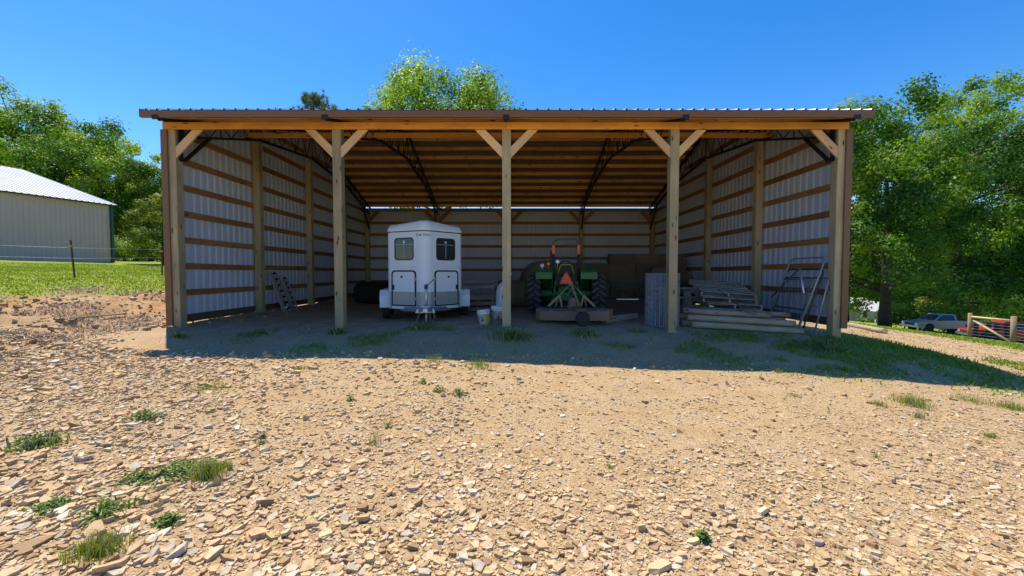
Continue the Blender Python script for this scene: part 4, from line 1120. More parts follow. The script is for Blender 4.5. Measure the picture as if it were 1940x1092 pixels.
def mower():
    X, Y = 1.50, 1.05; z0 = gz1(X, Y) + .02
    r = empty("rotary_mower", (X, Y, z0), -math.radians(4), "rusty tan rotary mower deck hitched behind the tractor", "mower")
    hw = .90; poly = [(-hw, .62), (-hw, -.35), (-hw + .1, -.52), (-.3, -.60), (.3, -.60), (hw - .1, -.52), (hw, -.35), (hw, .62)]
    d = MB(); d.prism(poly, (0, 0, .265), (1, 0, 0), (0, 1, 0), (0, 0, .02)); d.build("deck", M['mower_top'], r)
    k = MB()
    for a, b in zip(poly, poly[1:] + poly[:1]): k.bar((*a, .165), (*b, .165), .20, .016)
    k.build("skirt", M['mower'], r)
    k = MB(); k.bar((-hw, -.35, .285), (hw, -.35, .285), .05, .05); k.bar((-.55, .6, .30), (-.55, -.55, .30), .05, .06); k.bar((.55, .6, .30), (.55, -.55, .30), .05, .06); k.bar((0, -.2, .33), (.13, -.95, .30), .08, .08); k.build("deck_rails", M['mower'], r)
    g = MB(); g.lathe([(0, .16), (.06, .16), (.10, .12), (.24, .11), (.28, .06)], (0, .1, .285), (0, 0, 1), 18); g.tube([(0, .1, .45), (0, .75, .62)], .04, 10); g.build("gearbox", M['mower'], r)
    for s in (-1, 1):
        b = MB(); b.tube([(s * .05, .62, .86), (s * .34, .50, .56)], .014, 6); b.bar((s * .32, .50, .58), (s * .60, .40, .31), .06, .03); b.bar((s * .32, .52, .60), (s * .40, .62, .30), .045, .025); b.bar((s * .31, .5, .60), (s * .24, .48, .30), .045, .025); b.build("frame_bar", M['tan'], r)
    b = MB(); b.bar((0, .60, .90), (.14, -.05, .38), .055, .035); b.box((0, .62, .88), (.10, .05, .08)); b.build("centre_bar", M['tan'], r)
    t = MB()
    for s in (-1, 1): t.bar((.14 + s * .075, -.78, .33), (.14 + s * .075, -1.0, .14), .05, .012)
    t.box((.14, -.80, .34), (.17, .10, .03)); t.build("tail_fork", M['mower'], r)
    wheel(r, (.14, -1.0, .15), .17, .115, M['guard'], "tail_wheel", axis=(.55, -.83, 0))
mower()

# ------------------------------------------------------------------ hay
def round_bale(name, x, y, R, L, label, mat, rz=0, sq=1.0):
    z = gz1(x, y); r = empty(name, (x, y, z), rz, label, "hay bale")
    rng = random.Random(int(x * 97 + y * 31) & 0xffff); b = MB(); n = 40
    prof = [(-L / 2, .02), (-L / 2 - .03, R * .3), (-L / 2 - .01, R * .7), (-L / 2 + .05, R * .95), (-L / 2 + .14, R), (0, R * 1.01), (L / 2 - .14, R), (L / 2 - .05, R * .95), (L / 2, R * .6), (L / 2, .02)]
    b.lathe(prof, (0, 0, R * .97 * sq), (0, 1, 0), n)
    b.v = [(p[0] * (1 + rng.uniform(-.012, .012)), p[1] + rng.uniform(-.015, .015), max(0.0, R * .97 * sq + (p[2] - R * .97 * sq) * sq * (1 + rng.uniform(-.015, .015)))) for p in b.v]
    b.build("bale_body", mat, r)
    t = MB()
    for k in range(7):
        yy = -L / 2 + .15 + (L - .3) * k / 6
        t.tube([(R * 1.015 * math.cos(q), yy, R * .97 * sq + R * 1.015 * sq * math.sin(q)) for q in [6.283 * i / 24 for i in range(24)]], .006, 4, close=True)
    t.build("twine", M['black'] if mat is M['shadehay'] else M['straw2'], r)  # black twine on the shade-darkened bale
M['straw2'] = paint("twine", (.30, .24, .14), .9)
round_bale("round_hay_bale", 1.15, 6.1, .80, 1.25, "round hay bale standing behind the left side of the tractor", M['hay'], .15)
round_bale("round_hay_bale", .1, 5.5, .52, 1.2, "slumped low round hay bale between the middle post and the tractor wheel", M['hay'], 1.2, .9)
round_bale("round_hay_bale", -5.75, 8.3, .55, 1.6, "low round bale left of the horse trailer, its hay darkened to stand for shadow", M['shadehay'], 1.5, .85)
_bale = None
def square_bale(x, y, z, rz, label):
    global _bale
    if _bale is None:
        b = MB(); rng = random.Random(5)
        nx_, ny_, nz_ = 6, 3, 3
        def P(i, j, k):
            p = Vector((-.5 + i / nx_, (-.5 + j / ny_) * .46, k / nz_ * .37))
            e = sum((i in (0, nx_), j in (0, ny_), k in (0, nz_)))
            p *= 1 - (.012 if e > 1 else 0)
            return p + Vector((rng.uniform(-.012, .012), rng.uniform(-.012, .012), rng.uniform(-.008, .008) if 0 < k else 0))
        g = {}
        def V(i, j, k):
            if (i, j, k) not in g: g[(i, j, k)] = b.pts([P(i, j, k)])
            return g[(i, j, k)]
        for i in range(nx_):
            for j in range(ny_):
                b.face((V(i, j, 0), V(i, j + 1, 0), V(i + 1, j + 1, 0), V(i + 1, j, 0))); b.face((V(i, j, nz_), V(i + 1, j, nz_), V(i + 1, j + 1, nz_), V(i, j + 1, nz_)))
            for k in range(nz_):
                b.face((V(i, 0, k), V(i + 1, 0, k), V(i + 1, 0, k + 1), V(i, 0, k + 1))); b.face((V(i, ny_, k), V(i, ny_, k + 1), V(i + 1, ny_, k + 1), V(i + 1, ny_, k)))
        for j in range(ny_):
            for k in range(nz_):
                b.face((V(0, j, k), V(0, j, k + 1), V(0, j + 1, k + 1), V(0, j + 1, k))); b.face((V(nx_, j, k), V(nx_, j + 1, k), V(nx_, j + 1, k + 1), V(nx_, j, k + 1)))
        t = MB()
        for yy in (-.12, .12):
            t.tube([(-.515, yy, 0), (-.515, yy, .378), (.515, yy, .378), (.515, yy, 0)], .004, 4)
        _bale = (b.mesh("bale_body", M['oldhay']), t.mesh("twine", M['straw2']))
    r = empty("square_hay_bale", (x, y, z), rz, label, "hay bale", "stacked square hay bales behind the tractor")
    link("bale_body", _bale[0], r); link("twine", _bale[1], r)
ordn = ["first", "second", "third", "fourth", "fifth", "sixth", "seventh"]
rown = ["bottom", "second-lowest", "third-lowest", "fourth-lowest", "top"]
for row in range(5):
    cols = {0: range(5), 1: range(5), 2: range(5), 3: range(5), 4: range(2, 5)}[row]
    for c in cols:
        x = 2.35 + .98 * c + (.06 * (row % 2)); y = 7.2 + .05 * ((row + c) % 3)
        zz = gz1(4, 7.2) + .012 + row * .362
        square_bale(x, y, zz, random.uniform(-.05, .05), "square hay bale in the %s row of the dark stack, %s from the left" % (rown[row], ordn[c]))

# ------------------------------------------------------------------ pallets
def pallet(name, M4, label, w=1.2, d=1.0, h=.13, gap=None, nt=7):
    r = empty(name, (0, 0, 0), label=label, cat="pallet", group="wooden pallets"); r.matrix_world = M4; r.matrix_basis = M4
    for x in (-w / 2 + .02, 0, w / 2 - .02):
        b = MB(); D = d / 2
        b.prism([(-D, .016), (-D * .62, .016), (-D * .55, .05), (-D * .25, .05), (-D * .18, .016), (D * .18, .016), (D * .25, .05), (D * .55, .05), (D * .62, .016), (D, .016), (D, h - .017), (-D, h - .017)], (x - .019, 0, 0), (0, 1, 0), (0, 0, 1), (.038, 0, 0)); b.build("stringer", M['oldwood'], r)
    for k in range(nt):
        y = -d / 2 + .05 + (d - .10) * k / (nt - 1); board("deck_board", (-w / 2, y + random.uniform(-.006, .006), h - .008), (w / 2, y + random.uniform(-.01, .01), h - .008), .016, .095, M['oldwood'], r)
    for y in (-d / 2 + .05, 0, d / 2 - .05): board("bottom_board", (-w / 2, y, .007), (w / 2, y, .007), .016, .095, M['oldwood'], r)
    return r
def MT(loc, rx=0, ry=0, rz=0): return Matrix.Translation(loc) @ Matrix.Rotation(rz, 4, 'Z') @ Matrix.Rotation(ry, 4, 'Y') @ Matrix.Rotation(rx, 4, 'X')
# leaning upright behind the trailer
pallet("pallet", MT((-1.12, 4.35, gz1(-1.1, 4.3) + .50), rx=math.radians(80), rz=.05), "grey pallet leaning upright behind the trailer's right fender, nearest of two", w=1.05, d=1.0, nt=6)
pallet("pallet", MT((-1.02, 4.66, gz1(-1.1, 4.6) + .53), rx=math.radians(82), rz=.02), "grey pallet leaning upright hidden behind the front one beside the horse trailer", w=1.1, d=1.06, nt=6)
# the tilted pile on the right
zp = gz1(5.3, 1.7)
pallet("pallet", MT((5.52, 1.55, zp + .42), rx=.10, ry=.03, rz=-.10), "lowest of the three tilted pallets piled behind the round posts", w=1.25, d=1.15)
pallet("pallet", MT((5.46, 1.62, zp + .60), rx=.16, ry=.05, rz=-.16), "middle of the three tilted pallets piled behind the round posts", w=1.25, d=1.15)
pallet("pallet", MT((5.46, 1.72, zp + .78), rx=.24, ry=.07, rz=-.14), "topmost tilted pallet of the pile behind the round posts", w=1.3, d=1.2)
# supports under the pallet pile
for k, (x, y) in enumerate(((4.95, 1.35), (6.0, 1.35), (4.95, 2.0), (6.0, 2.0))):
    o = board("wood_block", (x - .3, y, zp + .19), (x + .3, y, zp + .19), .42, .24, M['oldwood'], None)
    tag(o, ["weathered wood block under the pallet pile, front left", "weathered wood block under the pallet pile, front right", "weathered wood block under the pallet pile, rear left", "weathered wood block under the pallet pile, rear right"][k], "wood block", "blocks under the pallets")

# ------------------------------------------------------------------ pile of round fence posts
def round_post(pa, pb, r0, label, rz=0):
    pa, pb = Vector(pa), Vector(pb); L = (pb - pa).length; b = MB(); rng = random.Random(int(L * 1e4) + int(pa.z * 1e3))
    pts = [(-L / 2 + L * k / 8, rng.uniform(-.006, .006), rng.uniform(-.006, .006)) for k in range(9)]
    b.tube(pts, [r0 * (1 - .10 * k / 8) * rng.uniform(.97, 1.03) for k in range(9)], 14)
    for i in (-1, -2): b.m[i] = 1
    Mx = frame(pb - pa); Mx.translation = (pa + pb) / 2
    o = b.build("round_post", [M['log'], M['cutwood']], None, mat=Mx); tag(o, label, "fence post", "piled round fence posts")
gl = gz1(5.4, .6); gr_ = gz1(7.0, .45)
def gp(x, y, h): return (x, y, gz1(x, y) + h)
round_post(gp(4.15, .42, .09), gp(6.55, .18, .075), .075, "front bottom round post of the pile, lying in the grass")
round_post(gp(4.00, .62, .08), gp(6.45, .40, .09), .08, "second round post back in the bottom layer of the pile")
round_post(gp(4.05, .84, .08), gp(6.5, .66, .09), .08, "third round post back in the bottom layer of the pile")
round_post(gp(4.2, 1.05, .08), gp(6.4, .92, .09), .08, "rear bottom round post of the pile")
round_post(gp(4.10, .55, .225), gp(6.45, .30, .215), .075, "front round post in the pile's second layer")
round_post(gp(4.0, .76, .225), gp(6.4, .56, .225), .075, "middle round post in the pile's second layer")
round_post(gp(4.15, .97, .225), gp(6.5, .82, .225), .075, "rear round post in the pile's second layer, its dark end sticking out right")
round_post(gp(4.05, .66, .365), gp(6.0, .47, .35), .07, "light round post lying across the top of the pile, front")
round_post(gp(4.6, .88, .365), gp(6.62, .72, .36), .07, "short darker round post on the top of the pile, rear")
s = MB(); s.tube([(5.05, 1.02, zp + .86), (5.20, .62, zp + .62), (5.42, .42, zp + .36), (5.60, .36, zp + .30)], .008, 5); s.tube([(5.25, 1.02, zp + .86), (5.40, .65, zp + .60), (5.65, .40, zp + .34)], .008, 5)
tag(s.build("rope", M['rust']), "frayed dark rope hanging from the top pallet over the round posts", "rope")

# ------------------------------------------------------------------ roll of woven wire
def wire_roll():
    X, Y = 3.55, .64; z0 = gz1(X, Y); r = empty("wire_roll", (X, Y, z0), label="upright roll of grey woven fence wire behind the fourth post", cat="wire roll")
    H = 1.24; turns = 9; R1, R0 = .385, .20; seg = 30; n = turns * seg
    b = MB()
    def P(t, z): 
        R = R1 + (R0 - R1) * t / turns; a = t * 6.283 + 2.4
        return (R * math.cos(a) * (1 + .01 * math.sin(9 * a)), R * math.sin(a) * 1.0, z)
    rng = random.Random(8)
    for k in range(11):
        z = .02 + (H - .04) * k / 10
        b.tube([P(i / seg, z + rng.uniform(-.004, .004)) for i in range(n + 1)], .0032, 3, cap=False)
    t = 0
    while t < turns:
        R = R1 + (R0 - R1) * t / turns; j = rng.uniform(-.03, .03); b.tube([P(t, .0), P(t + j * .2, H / 2), P(t + j * .1, H)], .0030, 3, cap=False); t += .10 / (6.283 * R)
    b.build("wire_mesh", M['wire'], r)
    l = MB()                                       # loose end springing off
    for k in range(6): l.tube([(-.33, -.18, H - .02 - .09 * k), (-.40, -.24, H - .02 - .09 * k), (-.46 + .02 * k, -.22, H - .02 - .10 * k)], .003, 3)
    for k in range(3): l.tube([(-.46 + .03 * k, -.22, H), (-.42 + .02 * k, -.23, H - .5)], .003, 3)
    l.build("loose_end", M['straw2'], r)
wire_roll()

# ------------------------------------------------------------------ tubular frames leaning on the right wall
def lean_frame(name, y0, y1, xf, xt, H, m, label, bars=(.45, .7), r_=.019, mesh=False):
    zf = gz1(xf, (y0 + y1) / 2); r = empty(name, (xf, (y0 + y1) / 2, zf), label=label, cat="metal frame", group="metal frames leaning on the right wall")
    W = y1 - y0; dx = xt - xf; c = .12
    def P(v, h): return (dx * h, v - W / 2, H * h)
    f = MB(); f.tube([P(0, 0), P(0, 1 - .07), P(c * .3, 1 - .02), P(c, 1), P(W - c, 1), P(W - c * .3, 1 - .02), P(W, 1 - .07), P(W, 0)], r_, 8); f.build("outer_tube", m, r)
    for h in bars:
        f = MB(); f.tube([P(0, h), P(W, h)], r_ * .85, 8); f.build("cross_bar", m, r)
    if mesh:
        f = MB(); k = 0
        for v in np.arange(-H, W, .11):
            for sgn in (0, 1):
                pts = []
                for t in np.linspace(0, 1, 9):
                    vv = v + t * H * .8 if sgn == 0 else W - (v + t * H * .8)
                    if 0 <= vv <= W: pts.append(P(vv, .08 + .80 * t))
                if len(pts) > 1: f.tube(pts, .004, 3, cap=False)
        f.build("wire_infill", M['wire'], r)
M['tube'] = paint("galvanised_tube", (.33, .35, .36), .45, metal=.5, dirt=.3)
M['tubed'] = paint("dark_tube", (.075, .08, .085), .5, metal=.3, dirt=.3)
lean_frame("tube_frame", .16, 1.30, 6.42, 7.02, 1.70, M['tube'], "tall grey tubular frame with rounded top leaning nearest on the right wall", (.52, .70))
lean_frame("tube_frame", .30, 1.55, 6.62, 7.10, 1.45, M['tubed'], "shorter dark mesh-filled gate frame leaning behind the tall grey one", (.35, .62, .86), mesh=True)
lean_frame("tube_frame", .10, .62, 6.75, 7.06, 1.28, M['tube'], "narrow grey tubular frame leaning beside the right corner post", (.5,))
s = MB(); s.tube([(6.78, .66, 1.28), (6.62, .26, .70)], .022, 8); tag(s.build("loose_tube", M['alu']), "bright loose tube slanting across the leaning frames", "tube")
s = MB(); s.tube([(6.80, .70, 1.26), (6.58, 1.35, .55)], .018, 8); tag(s.build("loose_tube", M['tubed']), "dark loose tube slanting the other way across the leaning frames", "tube")

# ------------------------------------------------------------------ folding ladders on the left wall
def ladder(y0, y1, y2, y3, H, label):
    r = empty("folding_ladder", (-7.05, (y0 + y1) / 2, gz1(-7.05, y0)), label=label, cat="ladder", group="ladders leaning on the left wall")
    yc = (y0 + y1) / 2
    A0, A1 = Vector((0, y0 - yc, 0)), Vector((-.30, y2 - yc, H)); B0, B1 = Vector((0, y1 - yc, .0)), Vector((-.30, y3 - yc, H * 1.02))
    for k, (p, q) in enumerate(((A0, A1), (B0, B1))):
        b = MB(); b.bar(p, q, .035, .075, up=(1, 0, 0)); rail = b.build("rail", M['alu'], r)
        if k == 1:
            for t in np.linspace(.08, .96, 7):
                c = p + (q - p) * t; d = (q - p).normalized() * .032; h = MB(); h.bar(c - d, c + d, .05, .092, up=(1, 0, 0)); h.build("hinge_band", M['seal'], rail)
        b = MB(); b.bar(p + Vector((.10, -.03, .0)), p + (q - p) * .96 + Vector((.08, -.03, 0)), .03, .035, up=(1, 0, 0)); b.build("rail", M['tube'], r)
    for t in np.linspace(.12, .9, 6):
        b = MB(); b.tube([A0 + (A1 - A0) * t, B0 + (B1 - B0) * t], .016, 6); b.build("rung", M['alu'], r)
ladder(3.62, 3.95, 3.40, 3.62, 1.22, "left folding aluminium ladder with black bands leaning on the left wall")
ladder(4.10, 4.28, 4.02, 4.20, 1.06, "right, shorter folding aluminium ladder with black bands leaning on the left wall")

# ------------------------------------------------------------------ buckets and small things by the middle post
def bucket(x, y, label, rx=0, ry=0, sink=0, rz=0):
    z = gz1(x, y) - sink; r = empty("bucket", (x, y, z), label=label, cat="bucket", group="white buckets by the middle post", rot=(rx, ry, rz))
    H = .37; b = MB(); b.lathe([(0, .125), (H * .72, .142), (H * .72, .152), (H * .76, .152), (H * .77, .145), (H * .84, .147), (H * .84, .156), (H * .88, .156), (H * .89, .148), (H * .97, .15), (H * .97, .160), (H, .160), (H, .144), (.02, .12)], (0, 0, 0), (0, 0, 1), 28); b.build("pail", M['bucket'], r)
    def patch(a0, a1, z0, z1, m, nm):
        q = MB(); n = 8
        A = [a0 + (a1 - a0) * i / n for i in range(n + 1)]
        R = lambda z: .1255 + .017 * z / (H * .72) + .001
        lo = q.pts([(R(z0) * math.cos(t), R(z0) * math.sin(t), z0) for t in A]); hi = q.pts([(R(z1) * math.cos(t), R(z1) * math.sin(t), z1) for t in A])
        for i in range(n): q.face((lo + i, lo + i + 1, hi + i + 1, hi + i))
        q.build(nm, M[m], r)
    d = -math.pi / 2
    patch(d + .28, d + 1.25, .07, .25, 'bucket_y', "yellow_label")
    patch(d - .40, d - .08, .10, .15, 'ink', "printed_mark"); patch(d - .36, d - .30, .17, .20, 'ink', "printed_mark"); patch(d - .26, d - .12, .18, .188, 'ink', "printed_mark"); patch(d - .34, d - .16, .205, .212, 'ink', "printed_mark")
    h = MB(); h.tube([(.158, 0, H * .86), (.12, -.13, H * .55), (0, -.17, H * .45), (-.12, -.13, H * .55), (-.158, 0, H * .86)], .0025, 4); h.build("handle", M['steel'], r)
bucket(-.63, .50, "white plastic bucket tipped a little, with black print, left of the pair", rx=-.10, ry=-.12, sink=.04, rz=0)
bucket(-.36, .72, "white plastic bucket with yellow label right behind the middle post", rx=.02, ry=.03, sink=-.01, rz=.5)
# heap of dirt and turf in front of the buckets
def mound(x, y, r_, h, label, mat):
    rng = random.Random(3); b = MB(); n = 18; rings = []
    for j, (q, hh) in enumerate(((1.0, -.06), (.9, .18), (.7, .6), (.42, .9), (.15, 1.0))):
        rings.append(b.pts([(r_ * q * math.cos(6.283 * k / n) * rng.uniform(.85, 1.15), r_ * q * math.sin(6.283 * k / n) * rng.uniform(.8, 1.1) * .8, h * hh * rng.uniform(.85, 1.15)) for k in range(n)]))
    for i in range(4):
        for k in range(n): b.face((rings[i] + k, rings[i] + (k + 1) % n, rings[i + 1] + (k + 1) % n, rings[i + 1] + k), 0, True)
    b.face([rings[-1] + k for k in range(n)])
    o = b.build("dirt_clod", mat); o.location = (x, y, gz1(x, y)); tag(o, label, "dirt clod")
M['dirt'] = tintmat("dark_dirt", [(0, (.16, .12, .085)), (1, (.22, .165, .12))], obj=True, noise=14)
mound(-.30, .30, .20, .13, "dark clod of earth against the buckets at the middle post", M['dirt'])
def sack():
    x, y = -.33, 1.75; r = empty("folded_umbrella", (x, y, gz1(x, y)), label="pale furled canvas bundle with white pole leaning behind the middle post", cat="umbrella", rot=(0, .10, 0))
    b = MB(); n = 18; rings = []
    for (z, q) in ((.04, .02), (.12, .07), (.35, .11), (.6, .125), (.78, .12), (.9, .07), (.95, .02)):
        rings.append(b.pts([(q * math.cos(6.283 * k / n) * (1 + .22 * math.cos(k * 2.1)), q * math.sin(6.283 * k / n) * (1 + .22 * math.cos(k * 2.1)), z) for k in range(n)]))
    for i in range(6):
        for k in range(n): b.face((rings[i] + k, rings[i] + (k + 1) % n, rings[i + 1] + (k + 1) % n, rings[i + 1] + k), 0, True)
    b.build("canvas", M['tarp'], r)
    b = MB(); b.tube([(-.03, -.12, .02), (-.02, -.14, .75), (.12, -.10, 1.12)], .014, 8); b.tube([(-.06, -.13, .74), (.20, -.08, 1.20)], .016, 8); b.build("pole", M['bucket'], r)
sack()
# low implement trailer in the shadow right of the tractor
def implement():
    x, y = 3.35, 3.1; r = empty("implement_frame", (x, y, gz1(x, y)), label="low dark implement frame with small wheel in the shade behind the wire roll", cat="implement")
    b = MB(); b.bar((-.95, -.1, .42), (1.0, .05, .42), .08, .08); b.bar((-.95, .5, .42), (1.0, .6, .42), .08, .08); b.bar((-.9, -.1, .42), (-.9, .5, .42), .08, .08); b.bar((.95, 0, .42), (.95, .6, .42), .08, .08); b.bar((-.1, -.05, .42), (-.1, -.05, .72), .06, .06, up=(1, 0, 0)); b.build("frame", M['black'], r)
    b = MB(); b.bar((-.3, -.18, .46), (.35, -.16, .46), .03, .05); b.build("bright_bar", M['alu'], r)
    b = MB(); b.prism(rrect(.15, .27, .02, 2), (-.98, -.22, .62), (.92, 0, .38), (-.38, 0, .92), (0, .03, 0)); b.build("plate", M['bluewhite'], r)
    wheel(r, (-1.15, .2, .21), .21, .13, M['rust']); wheel(r, (1.0, .8, .21), .21, .13, M['rust'])
implement()
o = board("timber", (2.25, .95, gz1(2.25, .95) + .065), (3.25, 1.75, gz1(3.25, 1.75) + .10), .14, .16, M['oldwood'], None); tag(o, "grey squared timber lying on the dirt left of the wire roll", "timber")
# dark heap and shelf by the right wall
def heap():
    x, y = 6.3, 6.6
    for k, (dx, dy, w, h, lab) in enumerate(((-.7, .1, .50, 1.35, "dark lumpy sack pile by the right wall, left"), (.25, .0, .55, 1.15, "dark lumpy sack pile by the right wall, right"))):
        r = empty("sack_pile", (x + dx, y + dy, gz1(x + dx, y + dy)), label=lab, cat="sacks", group="dark sacks by the right wall")
        rng = random.Random(k)
        for j in range(5):
            b = MB(); b.prism(rrect(w * 1.5 * rng.uniform(.8, 1), h / 5, h / 11, 4), (rng.uniform(-.06, .06), -.25, h / 5 * (j + .5)), (1, 0, 0), (0, 0, 1), (0, .5, 0)); b.build("sack", M['black'] if j % 2 else M['oldhay'], r, bevel=.03)
    o = board("shelf_board", (4.3, 3.2, gz1(5, 3.2) + .78), (5.4, 3.0, gz1(5, 3.2) + .78), .05, .25, M['oldwood'], None); tag(o, "grey plank laid flat behind the fourth post, upper", "plank", "planks behind the fourth post")
    o = board("shelf_board", (4.3, 3.2, gz1(5, 3.2) + .50), (5.5, 3.0, gz1(5, 3.2) + .50), .05, .25, M['oldwood'], None); tag(o, "grey plank laid flat behind the fourth post, lower", "plank", "planks behind the fourth post")
    for k, xx in enumerate((4.45, 5.2)):
        o = board("plank_block", (xx, 3.12, gz1(5, 3.1)), (xx, 3.12, gz1(5, 3.1) + .48), .25, .2, M['oldwood'], None); tag(o, "wood block holding up the grey planks, " + ("left" if k == 0 else "right"), "wood block", "blocks under the planks")
        o = board("plank_spacer", (xx, 3.12, gz1(5, 3.1) + .525), (xx, 3.12, gz1(5, 3.1) + .755), .16, .16, M['oldwood'], None); tag(o, "wood spacer between the two grey planks, " + ("left" if k == 0 else "right"), "wood block", "blocks under the planks")
heap()
b = MB(); b.lathe([(0, .28), (1.1, .28), (1.14, .24)], (0, 0, 0), (0, 0, 1), 20); b.v = [(p[0] * (1 + .08 * math.sin(7 * p[2])), p[1], p[2]) for p in b.v]
o = b.build("dark_drum", M['black']); o.location = (-4.35, 6.6, gz1(-4.35, 6.6)); o.scale.z = 1.3; tag(o, "dark upright drum in the shadow behind the trailer's left side", "drum")

# ------------------------------------------------------------------ left: posts, wires, pole on the bank
def tpost(px, py, Ht, lean, label):
    h = hit(px, py); r = empty("fence_post", h, label=label, cat="fence post", group="steel fence posts on the left lawn", rot=(0, lean, 0))
    b = MB(); b.bar((0, 0, -.2), (0, 0, Ht), .045, .008, up=(1, 0, 0)); b.bar((0, .02, -.2), (0, .02, Ht), .008, .04, up=(1, 0, 0)); b.build("stake", M['rust'], r)
    b = MB(); b.box((.01, -.02, Ht * .84), (.09, .05, .05)); b.build("insulator", M['cutwood'], r)
    return h
h1 = tpost(141, 527, 1.2, -.07, "rusty steel fence post leaning on the lawn before the grey building")
h2 = tpost(307, 519, 1.0, .0, "thin steel fence post on the lawn close to the barn's left corner")
hits = [(-22.0, -3.0, gz1(-22, -3))]
b = MB()
for z in (.62, .95):
    b.tube([(-22, -3, gz1(-22, -3) + z), (h1[0], h1[1], h1[2] + z), (h2[0], h2[1], h2[2] + z * .95)], .003, 4)
tag(b.build("fence_wire", M['wire']), "two thin wire strands running along the left lawn fence", "wire")
ha, hb = hit(128, 607), hit(241, 598)
b = MB(); b.tube([(ha[0], ha[1], ha[2] + .03), (hb[0], hb[1], hb[2] + .05)], [.022, .018], 8); tag(b.build("pole", M['oldwood']), "long pale stick lying on the clay bank at left", "stick")
# ------------------------------------------------------------------ right: log, fence brace, rail, trucks, house
ha, hb = hit(1609, 619), hit(1677, 632)
z1 = gz1(ha[0], ha[1]); z2 = gz1(hb[0], hb[1])
round_post((ha[0], ha[1], z1 + .09), (hb[0], hb[1], z2 + .09), .105, "pale barkless log lying at the far edge of the dirt road")
def fence_brace():
    pA, pB = at(1838, 600, 21.5), at(1921, 600, 19.6)
    A = Vector((pA.x, pA.y, gz1(pA.x, pA.y))); B = Vector((pB.x, pB.y, gz1(pB.x, pB.y)))
    r = empty("fence_brace", A, label="wooden fence brace of two posts, a rail, a diagonal and wires by the road", cat="fence")
    D = B - A; Ht = 1.36
    for p, rr in ((Vector((0, 0, 0)), .085), (D, .10)):
        b = MB(); b.tube([p + Vector((0, 0, -.3)), p + Vector((0, 0, Ht))], rr, 12); b.build("post", M['post_r'], r)
    b = MB(); b.tube([Vector((0, -.02, Ht - .19)), D + Vector((0, -.02, Ht - .22))], .055, 10); b.build("rail", M['cutwood'], r)
    b = MB(); b.tube([Vector((.05, -.06, Ht - .33)), D + Vector((-.05, -.06, .04))], .055, 10); b.build("diagonal", M['cutwood'], r)
    w = MB()
    E = D * 2.2
    for k in range(7): w.tube([Vector((0, -.10, .10 + .15 * k)), D + Vector((0, -.12, .10 + .15 * k)), E + Vector((0, -.1, .10 + .15 * k))], .0045, 4)
    w.build("wires", M['wire'], r)
M['post_r'] = paint("round_post_bark", (.30, .22, .13), .9, dirt=.4)
fence_brace()
def rail_fence():
    P = [at(1738, 600, 27), at(1850, 600, 26), at(1874, 600, 25.6), at(1889, 600, 25.3), at(1909, 600, 25), at(1990, 600, 24)]
    G = [Vector((p.x, p.y, gz1(p.x, p.y))) for p in P]
    r = empty("rail_fence", G[1], label="black-stained board fence standing behind the wooden fence brace", cat="fence")
    for g in G[1:]:
        b = MB(); b.bar(g - G[1] + Vector((0, 0, -.2)), g - G[1] + Vector((0, 0, 1.15)), .16, .16, up=(0, 1, 0)); b.build("post", M['black'], r)
    for a, c in zip(G[:-1], G[1:]):
        b = MB(); b.bar(a - G[1] + Vector((0, -.1, .16)), c - G[1] + Vector((0, -.1, .16)), .13, .04); b.build("bottom_rail", M['black'], r)
rail_fence()
